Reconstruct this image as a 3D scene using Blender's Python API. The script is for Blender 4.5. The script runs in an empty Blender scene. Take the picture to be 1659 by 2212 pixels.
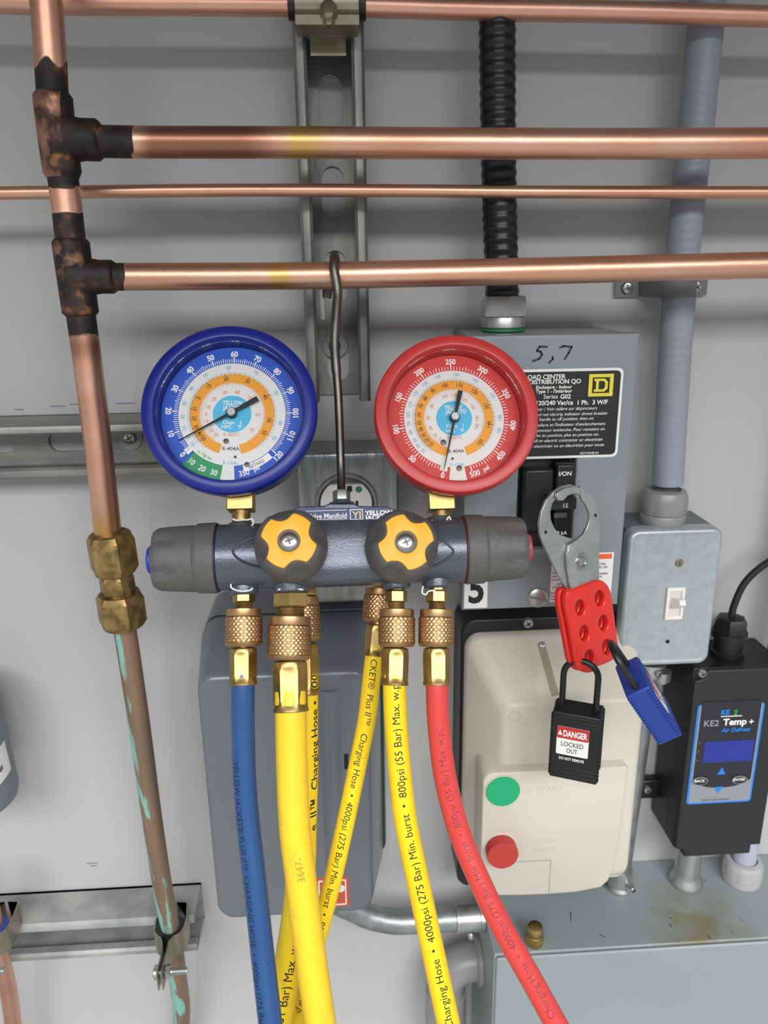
import bpy, math, random
from mathutils import Vector as V, Matrix
random.seed(7)
SC = bpy.context.scene
COL = SC.collection
R = math.radians
sin, cos, pi = math.sin, math.cos, math.pi

# ---------------------------------------------------------------- camera
FPX = 1650.0
CAM = V((0, -0.6, 1.5))
YAW, PITCH, ROLL = R(3.2), R(17.0), R(0.8)
FW = V((sin(YAW)*cos(PITCH), cos(YAW)*cos(PITCH), -sin(PITCH)))
RT = FW.cross(V((0, 0, 1))).normalized(); UP = RT.cross(FW)
RT, UP = RT*cos(ROLL) - UP*sin(ROLL), UP*cos(ROLL) + RT*sin(ROLL)
cd = bpy.data.cameras.new('camera'); cam = bpy.data.objects.new('camera', cd); COL.objects.link(cam)
m3 = Matrix((RT, UP, -FW)).transposed(); cam.matrix_world = Matrix.Translation(CAM) @ m3.to_4x4()
cd.sensor_fit = 'VERTICAL'; cd.sensor_height = 7.2; cd.lens = 7.2*FPX/2212; cd.clip_start = .01
cd.dof.use_dof = True; cd.dof.focus_distance = .47; cd.dof.aperture_fstop = 2.4
SC.camera = cam
# ---------------------------------------------------------------- light and exposure
SC.view_settings.view_transform = 'Standard'; SC.view_settings.look = 'None'
SC.view_settings.exposure = 0.0; SC.view_settings.gamma = 1.0; SC.view_settings.use_curve_mapping = False
wd = bpy.data.worlds.new('world'); SC.world = wd; wd.use_nodes = True
bg = wd.node_tree.nodes['Background']; bg.inputs[0].default_value = (.88, .9, .93, 1); bg.inputs[1].default_value = .56
def area(name, loc, tgt, sx, sy, power, col=(.985, .99, 1)):
    l = bpy.data.lights.new(name, 'AREA'); l.shape = 'RECTANGLE'; l.size = sx; l.size_y = sy; l.energy = power; l.color = col
    o = bpy.data.objects.new(name, l); COL.objects.link(o); o.location = loc
    o.rotation_euler = (V(tgt)-V(loc)).to_track_quat('-Z', 'Y').to_euler(); return o
for x_, w_ in ((1.1, 156), (-.85, 128)): area('ceiling_lamp', (x_, -3.15, 2.86), (x_, -3.15, 0), 1.7, 2.3, w_*1.06).rotation_euler = (0, 0, 0)

# ---------------------------------------------------------------- projection helpers (layout points on real planes)
def ray(px, py): return FW + RT*((px-829.5)/FPX) + UP*((1106-py)/FPX)
def W(px, py, Y):
    d = ray(px, py); return CAM + d*((Y-CAM.y)/d.y)
def HZ(px, py, z):
    d = ray(px, py); return CAM + d*((z-CAM.z)/d.z)
def Cd(px, py, dep): return CAM + ray(px, py)*dep
def PL(px, py, P0, N):
    d = ray(px, py); return CAM + d*((P0-CAM).dot(N)/d.dot(N))
def depth(P): return (P-CAM).dot(FW)
def proj(P):
    q = P-CAM; z = q.dot(FW); return 829.5+FPX*q.dot(RT)/z, 1106-FPX*q.dot(UP)/z
def mpp(P): return depth(P)/FPX
def lerp(a, b, t): return a+(b-a)*t
XA, YA, ZA = V((1, 0, 0)), V((0, 1, 0)), V((0, 0, 1))
FRONT = V((0, -1, 0))

# ---------------------------------------------------------------- materials
def lin(h):
    h = h.lstrip('#'); c = [int(h[i:i+2], 16)/255 for i in (0, 2, 4)]
    return tuple(x/12.92 if x <= .04045 else ((x+.055)/1.055)**2.4 for x in c)+(1,)
def nn(nt, t, **k):
    n = nt.nodes.new(t)
    for a, b in k.items(): setattr(n, a, b)
    return n
MATS = {}
def mat(name, col, rough=.5, metal=0., col2=None, nscale=30., lo=.4, hi=.65, bump=0., bscale=200., stretch=(1, 1, 1), coat=0., spec=.5):
    if name in MATS: return MATS[name]
    m = bpy.data.materials.new(name); m.use_nodes = True; nt = m.node_tree; b = nt.nodes['Principled BSDF']
    c = lin(col) if isinstance(col, str) else col
    b.inputs['Base Color'].default_value = c; b.inputs['Roughness'].default_value = rough
    b.inputs['Metallic'].default_value = metal; b.inputs['Coat Weight'].default_value = coat
    b.inputs['Specular IOR Level'].default_value = spec
    if col2 or bump:
        g = nn(nt, 'ShaderNodeNewGeometry'); mp = nn(nt, 'ShaderNodeMapping'); mp.inputs['Scale'].default_value = stretch
        nt.links.new(g.outputs['Position'], mp.inputs[0])
    if col2:
        no = nn(nt, 'ShaderNodeTexNoise'); no.inputs['Scale'].default_value = nscale; no.inputs['Detail'].default_value = 6
        nt.links.new(mp.outputs[0], no.inputs['Vector'])
        rp = nn(nt, 'ShaderNodeValToRGB'); rp.color_ramp.elements[0].position = lo; rp.color_ramp.elements[1].position = hi
        rp.color_ramp.elements[0].color = c; rp.color_ramp.elements[1].color = lin(col2)
        nt.links.new(no.outputs[0], rp.inputs[0]); nt.links.new(rp.outputs[0], b.inputs['Base Color'])
    if bump:
        n2 = nn(nt, 'ShaderNodeTexNoise'); n2.inputs['Scale'].default_value = bscale; n2.inputs['Detail'].default_value = 4
        nt.links.new(mp.outputs[0], n2.inputs['Vector'])
        bp = nn(nt, 'ShaderNodeBump'); bp.inputs['Strength'].default_value = bump; bp.inputs['Distance'].default_value = .002
        nt.links.new(n2.outputs[0], bp.inputs['Height']); nt.links.new(bp.outputs[0], b.inputs['Normal'])
    MATS[name] = m; return m
def copper(name, base, dark, rough, patina=None):
    m = bpy.data.materials.new(name); m.use_nodes = True; nt = m.node_tree; b = nt.nodes['Principled BSDF']; L = nt.links.new
    g = nn(nt, 'ShaderNodeNewGeometry'); at = nn(nt, 'ShaderNodeAttribute', attribute_name='wear')
    sp = nn(nt, 'ShaderNodeSeparateColor'); L(at.outputs['Color'], sp.inputs[0])
    n1 = nn(nt, 'ShaderNodeTexNoise'); n1.inputs['Scale'].default_value = 90; n1.inputs['Detail'].default_value = 8; L(g.outputs['Position'], n1.inputs['Vector'])
    n2 = nn(nt, 'ShaderNodeTexNoise'); n2.inputs['Scale'].default_value = 35; n2.inputs['Detail'].default_value = 5
    mp = nn(nt, 'ShaderNodeMapping'); mp.inputs['Scale'].default_value = (1, 1, .25) if patina else (.3, 1, 1); L(g.outputs['Position'], mp.inputs[0]); L(mp.outputs[0], n2.inputs['Vector'])
    r0 = nn(nt, 'ShaderNodeValToRGB'); r0.color_ramp.elements[0].position = .35; r0.color_ramp.elements[1].position = .7
    r0.color_ramp.elements[0].color = lin(base); r0.color_ramp.elements[1].color = lin(dark); L(n2.outputs[0], r0.inputs[0])
    # heat tint
    mh = nn(nt, 'ShaderNodeMix', data_type='RGBA'); L(sp.outputs[1], mh.inputs['Factor']); L(r0.outputs[0], mh.inputs['A']); mh.inputs['B'].default_value = lin('#dcb458')
    mb = nn(nt, 'ShaderNodeMix', data_type='RGBA'); L(sp.outputs[2], mb.inputs['Factor']); L(mh.outputs['Result'], mb.inputs['A']); mb.inputs['B'].default_value = lin('#7a4530')
    # soot
    r1 = nn(nt, 'ShaderNodeValToRGB'); e = r1.color_ramp.elements; e[0].position = .38; e[0].color = lin('#151110'); e[1].position = .72; e[1].color = lin('#8a5a35')
    x = e.new(.52); x.color = lin('#241a18'); x = e.new(.62); x.color = lin('#402a20'); L(n1.outputs[0], r1.inputs[0])
    ad = nn(nt, 'ShaderNodeMath', operation='MULTIPLY_ADD'); L(n1.outputs[0], ad.inputs[0]); ad.inputs[1].default_value = .7; L(sp.outputs[0], ad.inputs[2])
    mr = nn(nt, 'ShaderNodeMapRange'); L(ad.outputs[0], mr.inputs[0]); mr.inputs[1].default_value = .78; mr.inputs[2].default_value = .92
    ms = nn(nt, 'ShaderNodeMix', data_type='RGBA'); L(mr.outputs[0], ms.inputs['Factor']); L(mb.outputs['Result'], ms.inputs['A']); L(r1.outputs[0], ms.inputs['B'])
    out = ms.outputs['Result']; fac = mr.outputs[0]
    if patina:
        n3 = nn(nt, 'ShaderNodeTexNoise'); n3.inputs['Scale'].default_value = 110; n3.inputs['Detail'].default_value = 5
        m3_ = nn(nt, 'ShaderNodeMapping'); m3_.inputs['Scale'].default_value = (1, .6, .13); L(g.outputs['Position'], m3_.inputs[0]); L(m3_.outputs[0], n3.inputs['Vector'])
        sx = nn(nt, 'ShaderNodeSeparateXYZ'); L(g.outputs['Normal'], sx.inputs[0])
        a2 = nn(nt, 'ShaderNodeMath', operation='MULTIPLY_ADD'); L(sx.outputs[0], a2.inputs[0]); a2.inputs[1].default_value = -.10; L(n3.outputs[0], a2.inputs[2])
        r3 = nn(nt, 'ShaderNodeMapRange'); L(a2.outputs[0], r3.inputs[0]); r3.inputs[1].default_value = .505; r3.inputs[2].default_value = .565
        mp3 = nn(nt, 'ShaderNodeMix', data_type='RGBA'); L(r3.outputs[0], mp3.inputs['Factor']); L(out, mp3.inputs['A']); mp3.inputs['B'].default_value = lin(patina)
        out = mp3.outputs['Result']; mx = nn(nt, 'ShaderNodeMath', operation='MAXIMUM'); L(fac, mx.inputs[0]); L(r3.outputs[0], mx.inputs[1]); fac = mx.outputs[0]
    L(out, b.inputs['Base Color'])
    ro = nn(nt, 'ShaderNodeMapRange'); L(fac, ro.inputs[0]); ro.inputs[3].default_value = rough; ro.inputs[4].default_value = .6; L(ro.outputs[0], b.inputs['Roughness'])
    me = nn(nt, 'ShaderNodeMapRange'); L(fac, me.inputs[0]); me.inputs[3].default_value = .45 if patina else .95; me.inputs[4].default_value = .1; L(me.outputs[0], b.inputs['Metallic'])
    bp = nn(nt, 'ShaderNodeBump'); bp.inputs['Strength'].default_value = .25; bp.inputs['Distance'].default_value = .0008; L(n1.outputs[0], bp.inputs['Height']); L(bp.outputs[0], b.inputs['Normal'])
    MATS[name] = m; return m
COP = copper('copper', '#ecbba2', '#dca184', .38)
COPD = copper('copper_dull', '#9a7a64', '#80705f', .45, '#83b7ab')
COPP = copper('copper_pink', '#e8b6a2', '#dca38c', .40)
GALV = mat('galvanised', '#8b8f92', .42, .75, '#a9adae', 60, .35, .7, .15, 120)
GALVS = mat('galvanised_strut', '#6f7070', .48, .7, '#a3a29c', 45, .35, .72, .2, 160, (1, 1, .35))
GALVH = mat('galvanised_strut_long', '#85878a', .48, .65, '#a9a796', 45, .35, .72, .2, 160, (.3, 1, 1))
GALVL = mat('galvanised_old', '#929494', .62, .35, '#b4b4b1', 28, .4, .65, .2, 140)
GALVP = mat('galvanised_plate', '#aab3b6', .45, .55, '#b9c1c2', 150, .3, .7, .1, 300)
GALVB = mat('galvanised_box', '#8c9396', .36, .8, '#b0b5b6', 240, .3, .7, .2, 300, (1, 1, .12))
STEEL = mat('steel', '#b4b4b0', .28, 1.)
ZINC = mat('zinc', '#bcbfbd', .36, .85, '#aaadab', 80)
YZINC = mat('yellow_zinc', '#96907e', .38, .85, '#a9a493', 60)
DKSTEEL = mat('dark_wire', '#6b675f', .38, .9, '#55524b', 50)
BRASS = mat('brass', '#bfa56c', .40, 1., '#ae9258', 90)
BRASSD = mat('brass_dull', '#bd9a70', .42, .95, '#ad8660', 120, .4, .7)
BRASSO = mat('brass_old', '#a58a58', .45, .8, '#7f6640', 130, .42, .6)
WHITEP = mat('white_paper', '#e2e2e0', .55)
WHITE = mat('white_plastic', '#e4e2db', .35)
BLACK = mat('black_plastic', '#18191b', .4)
BLACKM = mat('black_matte', '#222427', .55, 0, None, bump=.1, bscale=900)
INK = mat('ink_black', '#111112', .6)
INKW = mat('ink_white', '#eceae4', .55)
GREYP = mat('grey_paint', '#7f868b', .38, 0, '#858c90', 12, bump=.04, bscale=500)
GREYT = mat('trough_paint', '#8a9496', .42, 0, '#909a9b', 8, .3, .7, .04, 500)
GREYD = mat('disconnect_grey', '#6a6f76', .28, 0, coat=.2)
LILAC = mat('conduit_lilac', '#8f95a1', .42)
LILACL = mat('conduit_pale', '#a9adbc', .45)
PVC = mat('pvc_grey', '#8b8988', .35)
PVCL = mat('pvc_pale', '#a8a6a5', .4, 0, '#b0aeac', 40)
BEIGE = mat('beige_plastic', '#c9c3b6', .42, 0, '#c5bfb1', 20, .3, .7)
KNOB = mat('knob_rubber', '#565452', .55, 0, '#5c5a57', 300, bump=.08, bscale=1500)
YEL = mat('knob_yellow', '#f0ab14', .45)
BODY = mat('manifold_paint', '#565c66', .3, .45, '#62686f', 700, .4, .7, .08, 900)
NAVY = mat('plate_navy', '#1f2763', .35)
BLUEB = mat('bezel_blue', '#12207e', .38)
REDB = mat('bezel_red', '#bc302f', .38)
REDR = mat('red_coating', '#d8291f', .35, coat=.2)
HBLUE = mat('hose_blue', '#1f4a80', .35, coat=.2)
HYEL = mat('hose_yellow', '#f5d21a', .42, 0, '#e6c41c', 130, .55, .8)
HYELO = mat('hose_yellow_warm', '#f3cb2d', .42, 0, '#e3ba2a', 130, .55, .8)
HRED = mat('hose_red', '#d0403c', .38, coat=.2)
LBLUE = mat('lock_blue', '#1f3a8c', .5)
LBLACK = mat('lock_black', '#17181a', .5)

# ---------------------------------------------------------------- mesh builder
def basis(ax, ref=None):
    ax = ax.normalized()
    if ref is None: ref = ZA if abs(ax.z) < .9 else XA
    e1 = ref - ax*ref.dot(ax)
    e1.normalize(); return e1, ax.cross(e1)
TXC = {}
def tx(s, bold=0., res=3):
    k = (s, bold, res)
    if k not in TXC:
        c = bpy.data.curves.new('t', 'FONT'); c.body = s; c.size = 1; c.resolution_u = res; c.offset = bold; c.fill_mode = 'FRONT'
        o = bpy.data.objects.new('t', c); me = bpy.data.meshes.new_from_object(o)
        vs = [(v.co.x, v.co.y) for v in me.vertices]; fs = [tuple(p.vertices) for p in me.polygons]
        xs = [v[0] for v in vs] or [0]
        TXC[k] = (vs, fs, min(xs), max(xs)); bpy.data.objects.remove(o); bpy.data.curves.remove(c); bpy.data.meshes.remove(me)
    return TXC[k]
class MB:
    def __init__(s): s.v = []; s.f = []
    def add(s, vs, fs):
        n = len(s.v); s.v += [V(v) for v in vs]; s.f += [tuple(i+n for i in f) for f in fs]; return s
    def box(s, lo, hi):
        (a, b, c), (d, e, f) = lo, hi
        return s.add([(a,b,c),(d,b,c),(d,e,c),(a,e,c),(a,b,f),(d,b,f),(d,e,f),(a,e,f)], [(0,3,2,1),(4,5,6,7),(0,1,5,4),(1,2,6,5),(2,3,7,6),(3,0,4,7)])
    def obox(s, c, X, Y, Z, sx, sy, sz):
        vs = [c + X*(sx*a/2) + Y*(sy*b/2) + Z*(sz*d/2) for d in (-1, 1) for a, b in ((-1,-1),(1,-1),(1,1),(-1,1))]
        return s.add(vs, [(0,3,2,1),(4,5,6,7),(0,1,5,4),(1,2,6,5),(2,3,7,6),(3,0,4,7)])
    def lathe(s, O, ax, prof, seg=32, ref=None, mod=None, cap=True):
        ax = ax.normalized(); e1, e2 = basis(ax, ref); vs = []; fs = []
        for r, h in prof:
            for k in range(seg):
                t = 2*pi*k/seg; q = r*(mod(t, r, h) if mod else 1)
                vs.append(O + ax*h + e1*(q*cos(t)) + e2*(q*sin(t)))
        for i in range(len(prof)-1):
            for k in range(seg):
                a = i*seg+k; b = i*seg+(k+1) % seg; fs.append((a, b, b+seg, a+seg))
        if cap:
            fs.append(tuple(range(seg-1, -1, -1))); n = (len(prof)-1)*seg; fs.append(tuple(range(n, n+seg)))
        return s.add(vs, fs)
    def cyl(s, A, B, r, seg=20, r2=None, bev=0):
        L = (B-A).length; r2 = r if r2 is None else r2
        p = [(r-bev, 0), (r, bev), (r2, L-bev), (r2-bev, L)] if bev else [(r, 0), (r2, L)]
        return s.lathe(A, B-A, p, seg)
    def tube(s, pts, rad, seg=20, cap=True):
        n = len(pts); rr = rad if isinstance(rad, (list, tuple)) else [rad]*n
        vs = []; fs = []; e1 = None
        for i, p in enumerate(pts):
            t = (pts[min(i+1, n-1)] - pts[max(i-1, 0)]).normalized()
            if e1 is None: e1, e2 = basis(t)
            else:
                e1 = (e1 - t*e1.dot(t)).normalized(); e2 = t.cross(e1)
            for k in range(seg):
                a = 2*pi*k/seg; vs.append(p + (e1*cos(a) + e2*sin(a))*rr[i])
        for i in range(n-1):
            for k in range(seg):
                a = i*seg+k; b = i*seg+(k+1) % seg; fs.append((a, b, b+seg, a+seg))
        if cap:
            fs.append(tuple(range(seg-1, -1, -1))); fs.append(tuple(range((n-1)*seg, n*seg)))
        return s.add(vs, fs)
    def prism(s, poly, ext):
        n = len(poly); vs = list(poly) + [p+ext for p in poly]
        return s.add(vs, [tuple(range(n-1, -1, -1)), tuple(range(n, 2*n))] + [(i, (i+1) % n, (i+1) % n+n, i+n) for i in range(n)])
    def loft(s, rings, cap=True):
        n = len(rings[0]); vs = [p for r in rings for p in r]; fs = []
        for i in range(len(rings)-1):
            for k in range(n):
                a = i*n+k; b = i*n+(k+1) % n; fs.append((a, b, b+n, a+n))
        if cap: fs.append(tuple(range(n-1, -1, -1))); fs.append(tuple(range((len(rings)-1)*n, len(rings)*n)))
        return s.add(vs, fs)
    def flat(s, pts): return s.add(pts, [tuple(range(len(pts)))])
    def text(s, st, O, X, Y, h, al='c', bold=0., shear=0., xs=1., fn=None, width=None):
        vs, fs, x0, x1 = tx(st, bold); k = h/.7
        if width: xs = width/((x1-x0)*k)
        if fn:
            vs = list(vs); st_ = []
            for f in fs:
                for i in range(1, len(f)-1): st_.append((f[0], f[i], f[i+1]))
            fs = []; mid = {}
            while st_:
                t = st_.pop(); ys = [vs[i][1] for i in t]
                if max(ys)-min(ys) > .13:
                    e = max(((0, 1), (1, 2), (2, 0)), key=lambda q: abs(ys[q[0]]-ys[q[1]])); a, b = t[e[0]], t[e[1]]; c = t[3-e[0]-e[1]]; kk_ = (min(a, b), max(a, b))
                    if kk_ not in mid: mid[kk_] = len(vs); vs.append(((vs[a][0]+vs[b][0])/2, (vs[a][1]+vs[b][1])/2))
                    m_ = mid[kk_]; st_ += [(a, m_, c), (m_, b, c)]
                else: fs.append(t)
        dx = {'c': -(x0+x1)/2, 'l': -x0, 'r': -x1}[al]
        P = []
        for x, y in vs:
            u, v = ((x+dx)*xs + (y-.35)*shear)*k, (y-.35)*k
            P.append(fn(u, v) if fn else O + X*u + Y*v)
        return s.add(P, fs)
    def stroke(s, pts, O, X, Y, w):
        for a, b in zip(pts, pts[1:]):
            a2 = V(a); b2 = V(b); d = (b2-a2).normalized(); nrm = V((-d.y, d.x))*w/2; d = d*w*.3
            s.flat([O + X*q.x + Y*q.y for q in (a2-d-nrm, b2+d-nrm, b2+d+nrm, a2-d+nrm)])
        return s
    def knurl(s, O, ax, r, L, n=24, rows=6, amp=.0006, sub=5, ref=None):
        e1, e2 = basis(ax, ref); ax = ax.normalized(); seg = n*sub; M = rows*sub; vs = []; fs = []
        tri = lambda t: 1-abs(2*(t-math.floor(t))-1)
        for i in range(M+1):
            z = i/M
            for k in range(seg):
                u = k/sub; q = min(tri(u+z*rows), tri(u-z*rows)); rr = r-amp+amp*2*q
                if i in (0, M): rr = r-amp
                t = 2*pi*k/seg; vs.append(O + ax*(z*L) + (e1*cos(t)+e2*sin(t))*rr)
        for i in range(M):
            for k in range(seg):
                a = i*seg+k; b = i*seg+(k+1) % seg; fs.append((a, b, b+seg, a+seg))
        fs.append(tuple(range(seg-1, -1, -1))); fs.append(tuple(range(M*seg, (M+1)*seg)))
        return s.add(vs, fs)
    def plate(s, outline, holes, O, X, Y, t, bev=0.):
        """2-D outline with holes filled, thickness t in front of O (normal X x Y)."""
        c = bpy.data.curves.new('p', 'CURVE'); c.dimensions = '2D'; c.fill_mode = 'BOTH'; c.extrude = max(t/2-bev, 0); c.bevel_depth = bev; c.bevel_resolution = 2; c.offset = -bev
        for q in [outline]+list(holes):
            sp = c.splines.new('POLY'); sp.points.add(len(q)-1); sp.use_cyclic_u = True
            for p, w in zip(sp.points, q): p.co = (w[0], w[1], 0, 1)
        o = bpy.data.objects.new('p', c); me = bpy.data.meshes.new_from_object(o); N = X.cross(Y)
        s.add([O + X*v.co.x + Y*v.co.y + N*(v.co.z+t/2) for v in me.vertices], [tuple(p.vertices) for p in me.polygons])
        bpy.data.objects.remove(o); bpy.data.curves.remove(c); bpy.data.meshes.remove(me); return s
    def build(s, name, m, parent=None, ang=35, bevel=0., wear=None, label=None, bseg=2):
        me = bpy.data.meshes.new(name); off = parent_loc(parent)
        me.from_pydata([v-off for v in s.v], [], s.f); me.validate(); me.materials.append(m)
        import bmesh
        bm = bmesh.new(); bm.from_mesh(me); bmesh.ops.remove_doubles(bm, verts=bm.verts, dist=1e-7); bmesh.ops.recalc_face_normals(bm, faces=bm.faces); bm.to_mesh(me); bm.free()
        me.shade_smooth(); me.set_sharp_from_angle(angle=R(ang))
        if wear:
            a = me.color_attributes.new('wear', 'FLOAT_COLOR', 'POINT')
            for i, v in enumerate(me.vertices): a.data[i].color = tuple(wear(*proj(v.co+off)))+(1,)
        o = bpy.data.objects.new(name, me); COL.objects.link(o)
        if parent is not None: o.parent = parent
        if bevel:
            b = o.modifiers.new('bevel', 'BEVEL'); b.width = bevel; b.segments = bseg; b.limit_method = 'ANGLE'; b.angle_limit = R(40)
        if label: o['label'] = label
        return o
def parent_loc(p):
    l = V((0, 0, 0))
    while p is not None: l += p.location; p = p.parent
    return l
def thing(name, label, cat, loc, group=None):
    o = bpy.data.objects.new(name, None); COL.objects.link(o); o.location = loc; o.empty_display_size = .01
    o['label'] = label; o['category'] = cat
    if group: o['group'] = group
    return o
def tag(o, label, cat, group=None):
    o['label'] = label; o['category'] = cat
    if group: o['group'] = group
    return o
def struct(o): o['kind'] = 'structure'; return o
def spline(pts, n=10):
    P = [pts[0]*2-pts[1]] + list(pts) + [pts[-1]*2-pts[-2]]; out = []
    for i in range(1, len(P)-2):
        a, b, c, d = P[i-1:i+3]
        for k in range(n):
            t = k/n; out.append(.5*((2*b) + (c-a)*t + (2*a-5*b+4*c-d)*t*t + (3*b-a-3*c+d)*t**3))
    out.append(pts[-1]); return out
def circ(cx, cy, rx, ry=None, n=24, rot=0):
    ry = rx if ry is None else ry
    return [(cx+rx*cos(2*pi*k/n+rot), cy+ry*sin(2*pi*k/n+rot)) for k in range(n)]
def rrect(x0, y0, x1, y1, r, n=5):
    out = []
    for cx, cy, a in ((x1-r, y1-r, 0), (x0+r, y1-r, 90), (x0+r, y0+r, 180), (x1-r, y0+r, 270)):
        out += [(cx+r*cos(R(a+90*k/n)), cy+r*sin(R(a+90*k/n))) for k in range(n+1)]
    return out
def slot(cx, cy, w, h, n=8):
    """upright oval slot"""
    r = w/2; return [(cx+r*cos(pi*k/n), cy+h/2-r+r*sin(pi*k/n)) for k in range(n+1)] + [(cx-r*cos(pi*k/n), cy-h/2+r-r*sin(pi*k/n)) for k in range(n+1)]
def rr3(x0, z0, x1, z1, r, Y, n=5): return [V((a, Y, b)) for a, b in rrect(x0, z0, x1, z1, r, n)]
def bounds(x0, y0, x1, y1, Y):
    xm, ym = (x0+x1)/2, (y0+y1)/2
    return W(x0, ym, Y).x, W(xm, y1, Y).z, W(x1, ym, Y).x, W(xm, y0, Y).z    # x0, z0, x1, z1
def screw(parent, P, ax, r, h=.0015, m=STEEL, name='screw', cross=True, ref=None):
    ax = ax.normalized()
    MB().lathe(P, ax, [(r, 0), (r, h*.4), (r*.8, h*.85), (r*.3, h)], 20).build(name, m, parent)
    e1, e2 = basis(ax, ref); c = R(random.uniform(10, 60)); a = e1*cos(c)+e2*sin(c); b = ax.cross(a); q = MB()
    q.obox(P+ax*h*.93, a, b, ax, r*1.2, r*.22, h*.3)
    if cross: q.obox(P+ax*h*.93, b, a, ax, r*1.2, r*.22, h*.3)
    q.build(name+'_slot', DKSTEEL, parent)

# ---------------------------------------------------------------- room shell
WALL = mat('wall_paint', '#b1b1b0', .5, 0, '#b7b7b5', 3, .3, .7, .05, 250)
struct(MB().box((-2.2, 0, 0), (2.2, .05, 2.9)).build('wall_back', WALL))
struct(MB().box((-2.2, -5, -.05), (2.2, .05, 0)).build('floor', mat('floor_grey', '#8a8a86', .5)))
struct(MB().box((-2.2, -5, 2.9), (2.2, .05, 2.95)).build('ceiling', mat('ceiling_white', '#c9c9c6', .7)))
struct(MB().box((-2.2, -1.1, 2.02), (2.2, 0, 2.9)).build('added_shade_block', mat('shade_block_grey', '#8c8c8a', .7)))  # added overhead block, out of view, shaped to shade the upper wall
# pen scuffs left on the wall
sc = MB()
for x, y, l, s_ in ((188, 1866, 22, .1), (196, 1870, 12, -.2), (110, 878, 30, .0), (150, 873, 25, -.1), (250, 872, 40, .05), (32, 885, 18, 0)):
    P = W(x, y, -.0002); k = mpp(P); sc.stroke([(0, 0), (l*.5*k, s_*8*k), (l*k, s_*3*k)], P, XA, ZA, 1.8*k)
struct(sc.build('trim_2', mat('scuff_ink', '#5c6280', .7)))

# ---------------------------------------------------------------- strut channels
SD, ST, LIP = .041, .0028, .0085
def strut(name, lab, P0, ax, side, L, w, slots, m, rev=False):
    """ax: long direction, side: across; back on the wall at y=0, open front at -SD"""
    t = thing(name, lab, 'channel', V((P0.x, 0, P0.z)), 'slotted steel strut channels')
    O = V((P0.x, 0, P0.z))
    b = MB()
    # back web with slots (x across, y along)
    Xv, Yv = side, ax; N = Xv.cross(Yv)
    if N.y > 0: Xv = -Xv
    b.plate([(-w/2, 0), (w/2, 0), (w/2, L), (-w/2, L)], slots, O, Xv, Yv, ST)
    f = V((0, -1, 0))
    for sg in (-1, 1):
        e = Xv*sg; o2 = O + e*(w/2)
        pr = [(0, 0), (0, SD-.003), (-.002, SD-.0006), (-.004, SD), (-LIP+.002, SD), (-LIP, SD-.002), (-LIP, SD-.009), (-LIP+ST, SD-.009), (-LIP+ST, SD-ST), (-ST, SD-ST), (-ST, 0)]
        b.prism([o2 + e*a + f*c for a, c in pr], Yv*L)
    b.build('channel', m, t, 28)
    return t
P = W(716, 300, -SD); zt = 1.95; zb = W(735, 868, -SD).z
xs = P.x; wv = .046
def zoff(py, Y=0): return W(715, py, Y).z - zb
sl = []
for a, b in ((160, 292), (360, 472), (541, 656), (722, 822)):
    z0, z1 = zoff(b), zoff(a); sl.append(slot(0, (z0+z1)/2, .0165, z1-z0))
dz = zoff(100); sl.append(slot(0, sl[0][0][1]+.06, .0165, .035))
stv = strut('strut_channel', 'upright slotted strut channel behind the copper pipes, in the middle', V((xs, 0, zb)), ZA, XA, zt-zb, wv, sl, GALVS)
Pw = W(723, 746, -.0035); q = thing_loc = None
MB().lathe(V((Pw.x, -ST, Pw.z)), FRONT, [(.0095, 0), (.0095, .0015), (.0045, .0015), (.0045, .0004)], 28).build('washer', GALVL, stv)
MB().lathe(V((Pw.x, -ST-.0004, Pw.z)), FRONT, [(.0046, 0), (.0046, .003), (.003, .0045), (.0025, .003)], 6).build('screw', DKSTEEL, stv)
# horizontal strut left
zc = W(150, 975, -SD).z; xe = W(655, 960, -SD).x; x0 = -.62
sl = []
for a, b in ((-140, 33), (105, 230)):
    u0, u1 = W(a, 940, 0).x-x0, W(b, 940, 0).x-x0; sl.append([(y, x) for x, y in slot(0, (u0+u1)/2, .016, u1-u0)])
sth = strut('strut_channel', 'level strut channel on the wall behind blue gauge and copper riser', V((x0, 0, zc)), XA, ZA, xe-x0, .041, [[(y, x) for x, y in q_] for q_ in sl], GALVH)
Pw = W(281, 945, -.0035)
MB().lathe(V((Pw.x, -ST, Pw.z)), FRONT, [(.0095, 0), (.0095, .0015), (.0045, .0015), (.0045, .0004)], 28).build('washer', GALVL, sth)
screw(sth, V((Pw.x, -ST-.001, Pw.z)), FRONT, .005, .004)
# lower-left strut
zl = W(250, 2030, -SD).z; xe2 = W(421, 2010, -SD).x
stl = strut('strut_channel', 'short galvanised strut channel holding clamps at lower left', V((x0, 0, zl)), XA, ZA, xe2-x0, .041, [], GALVL)

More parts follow.
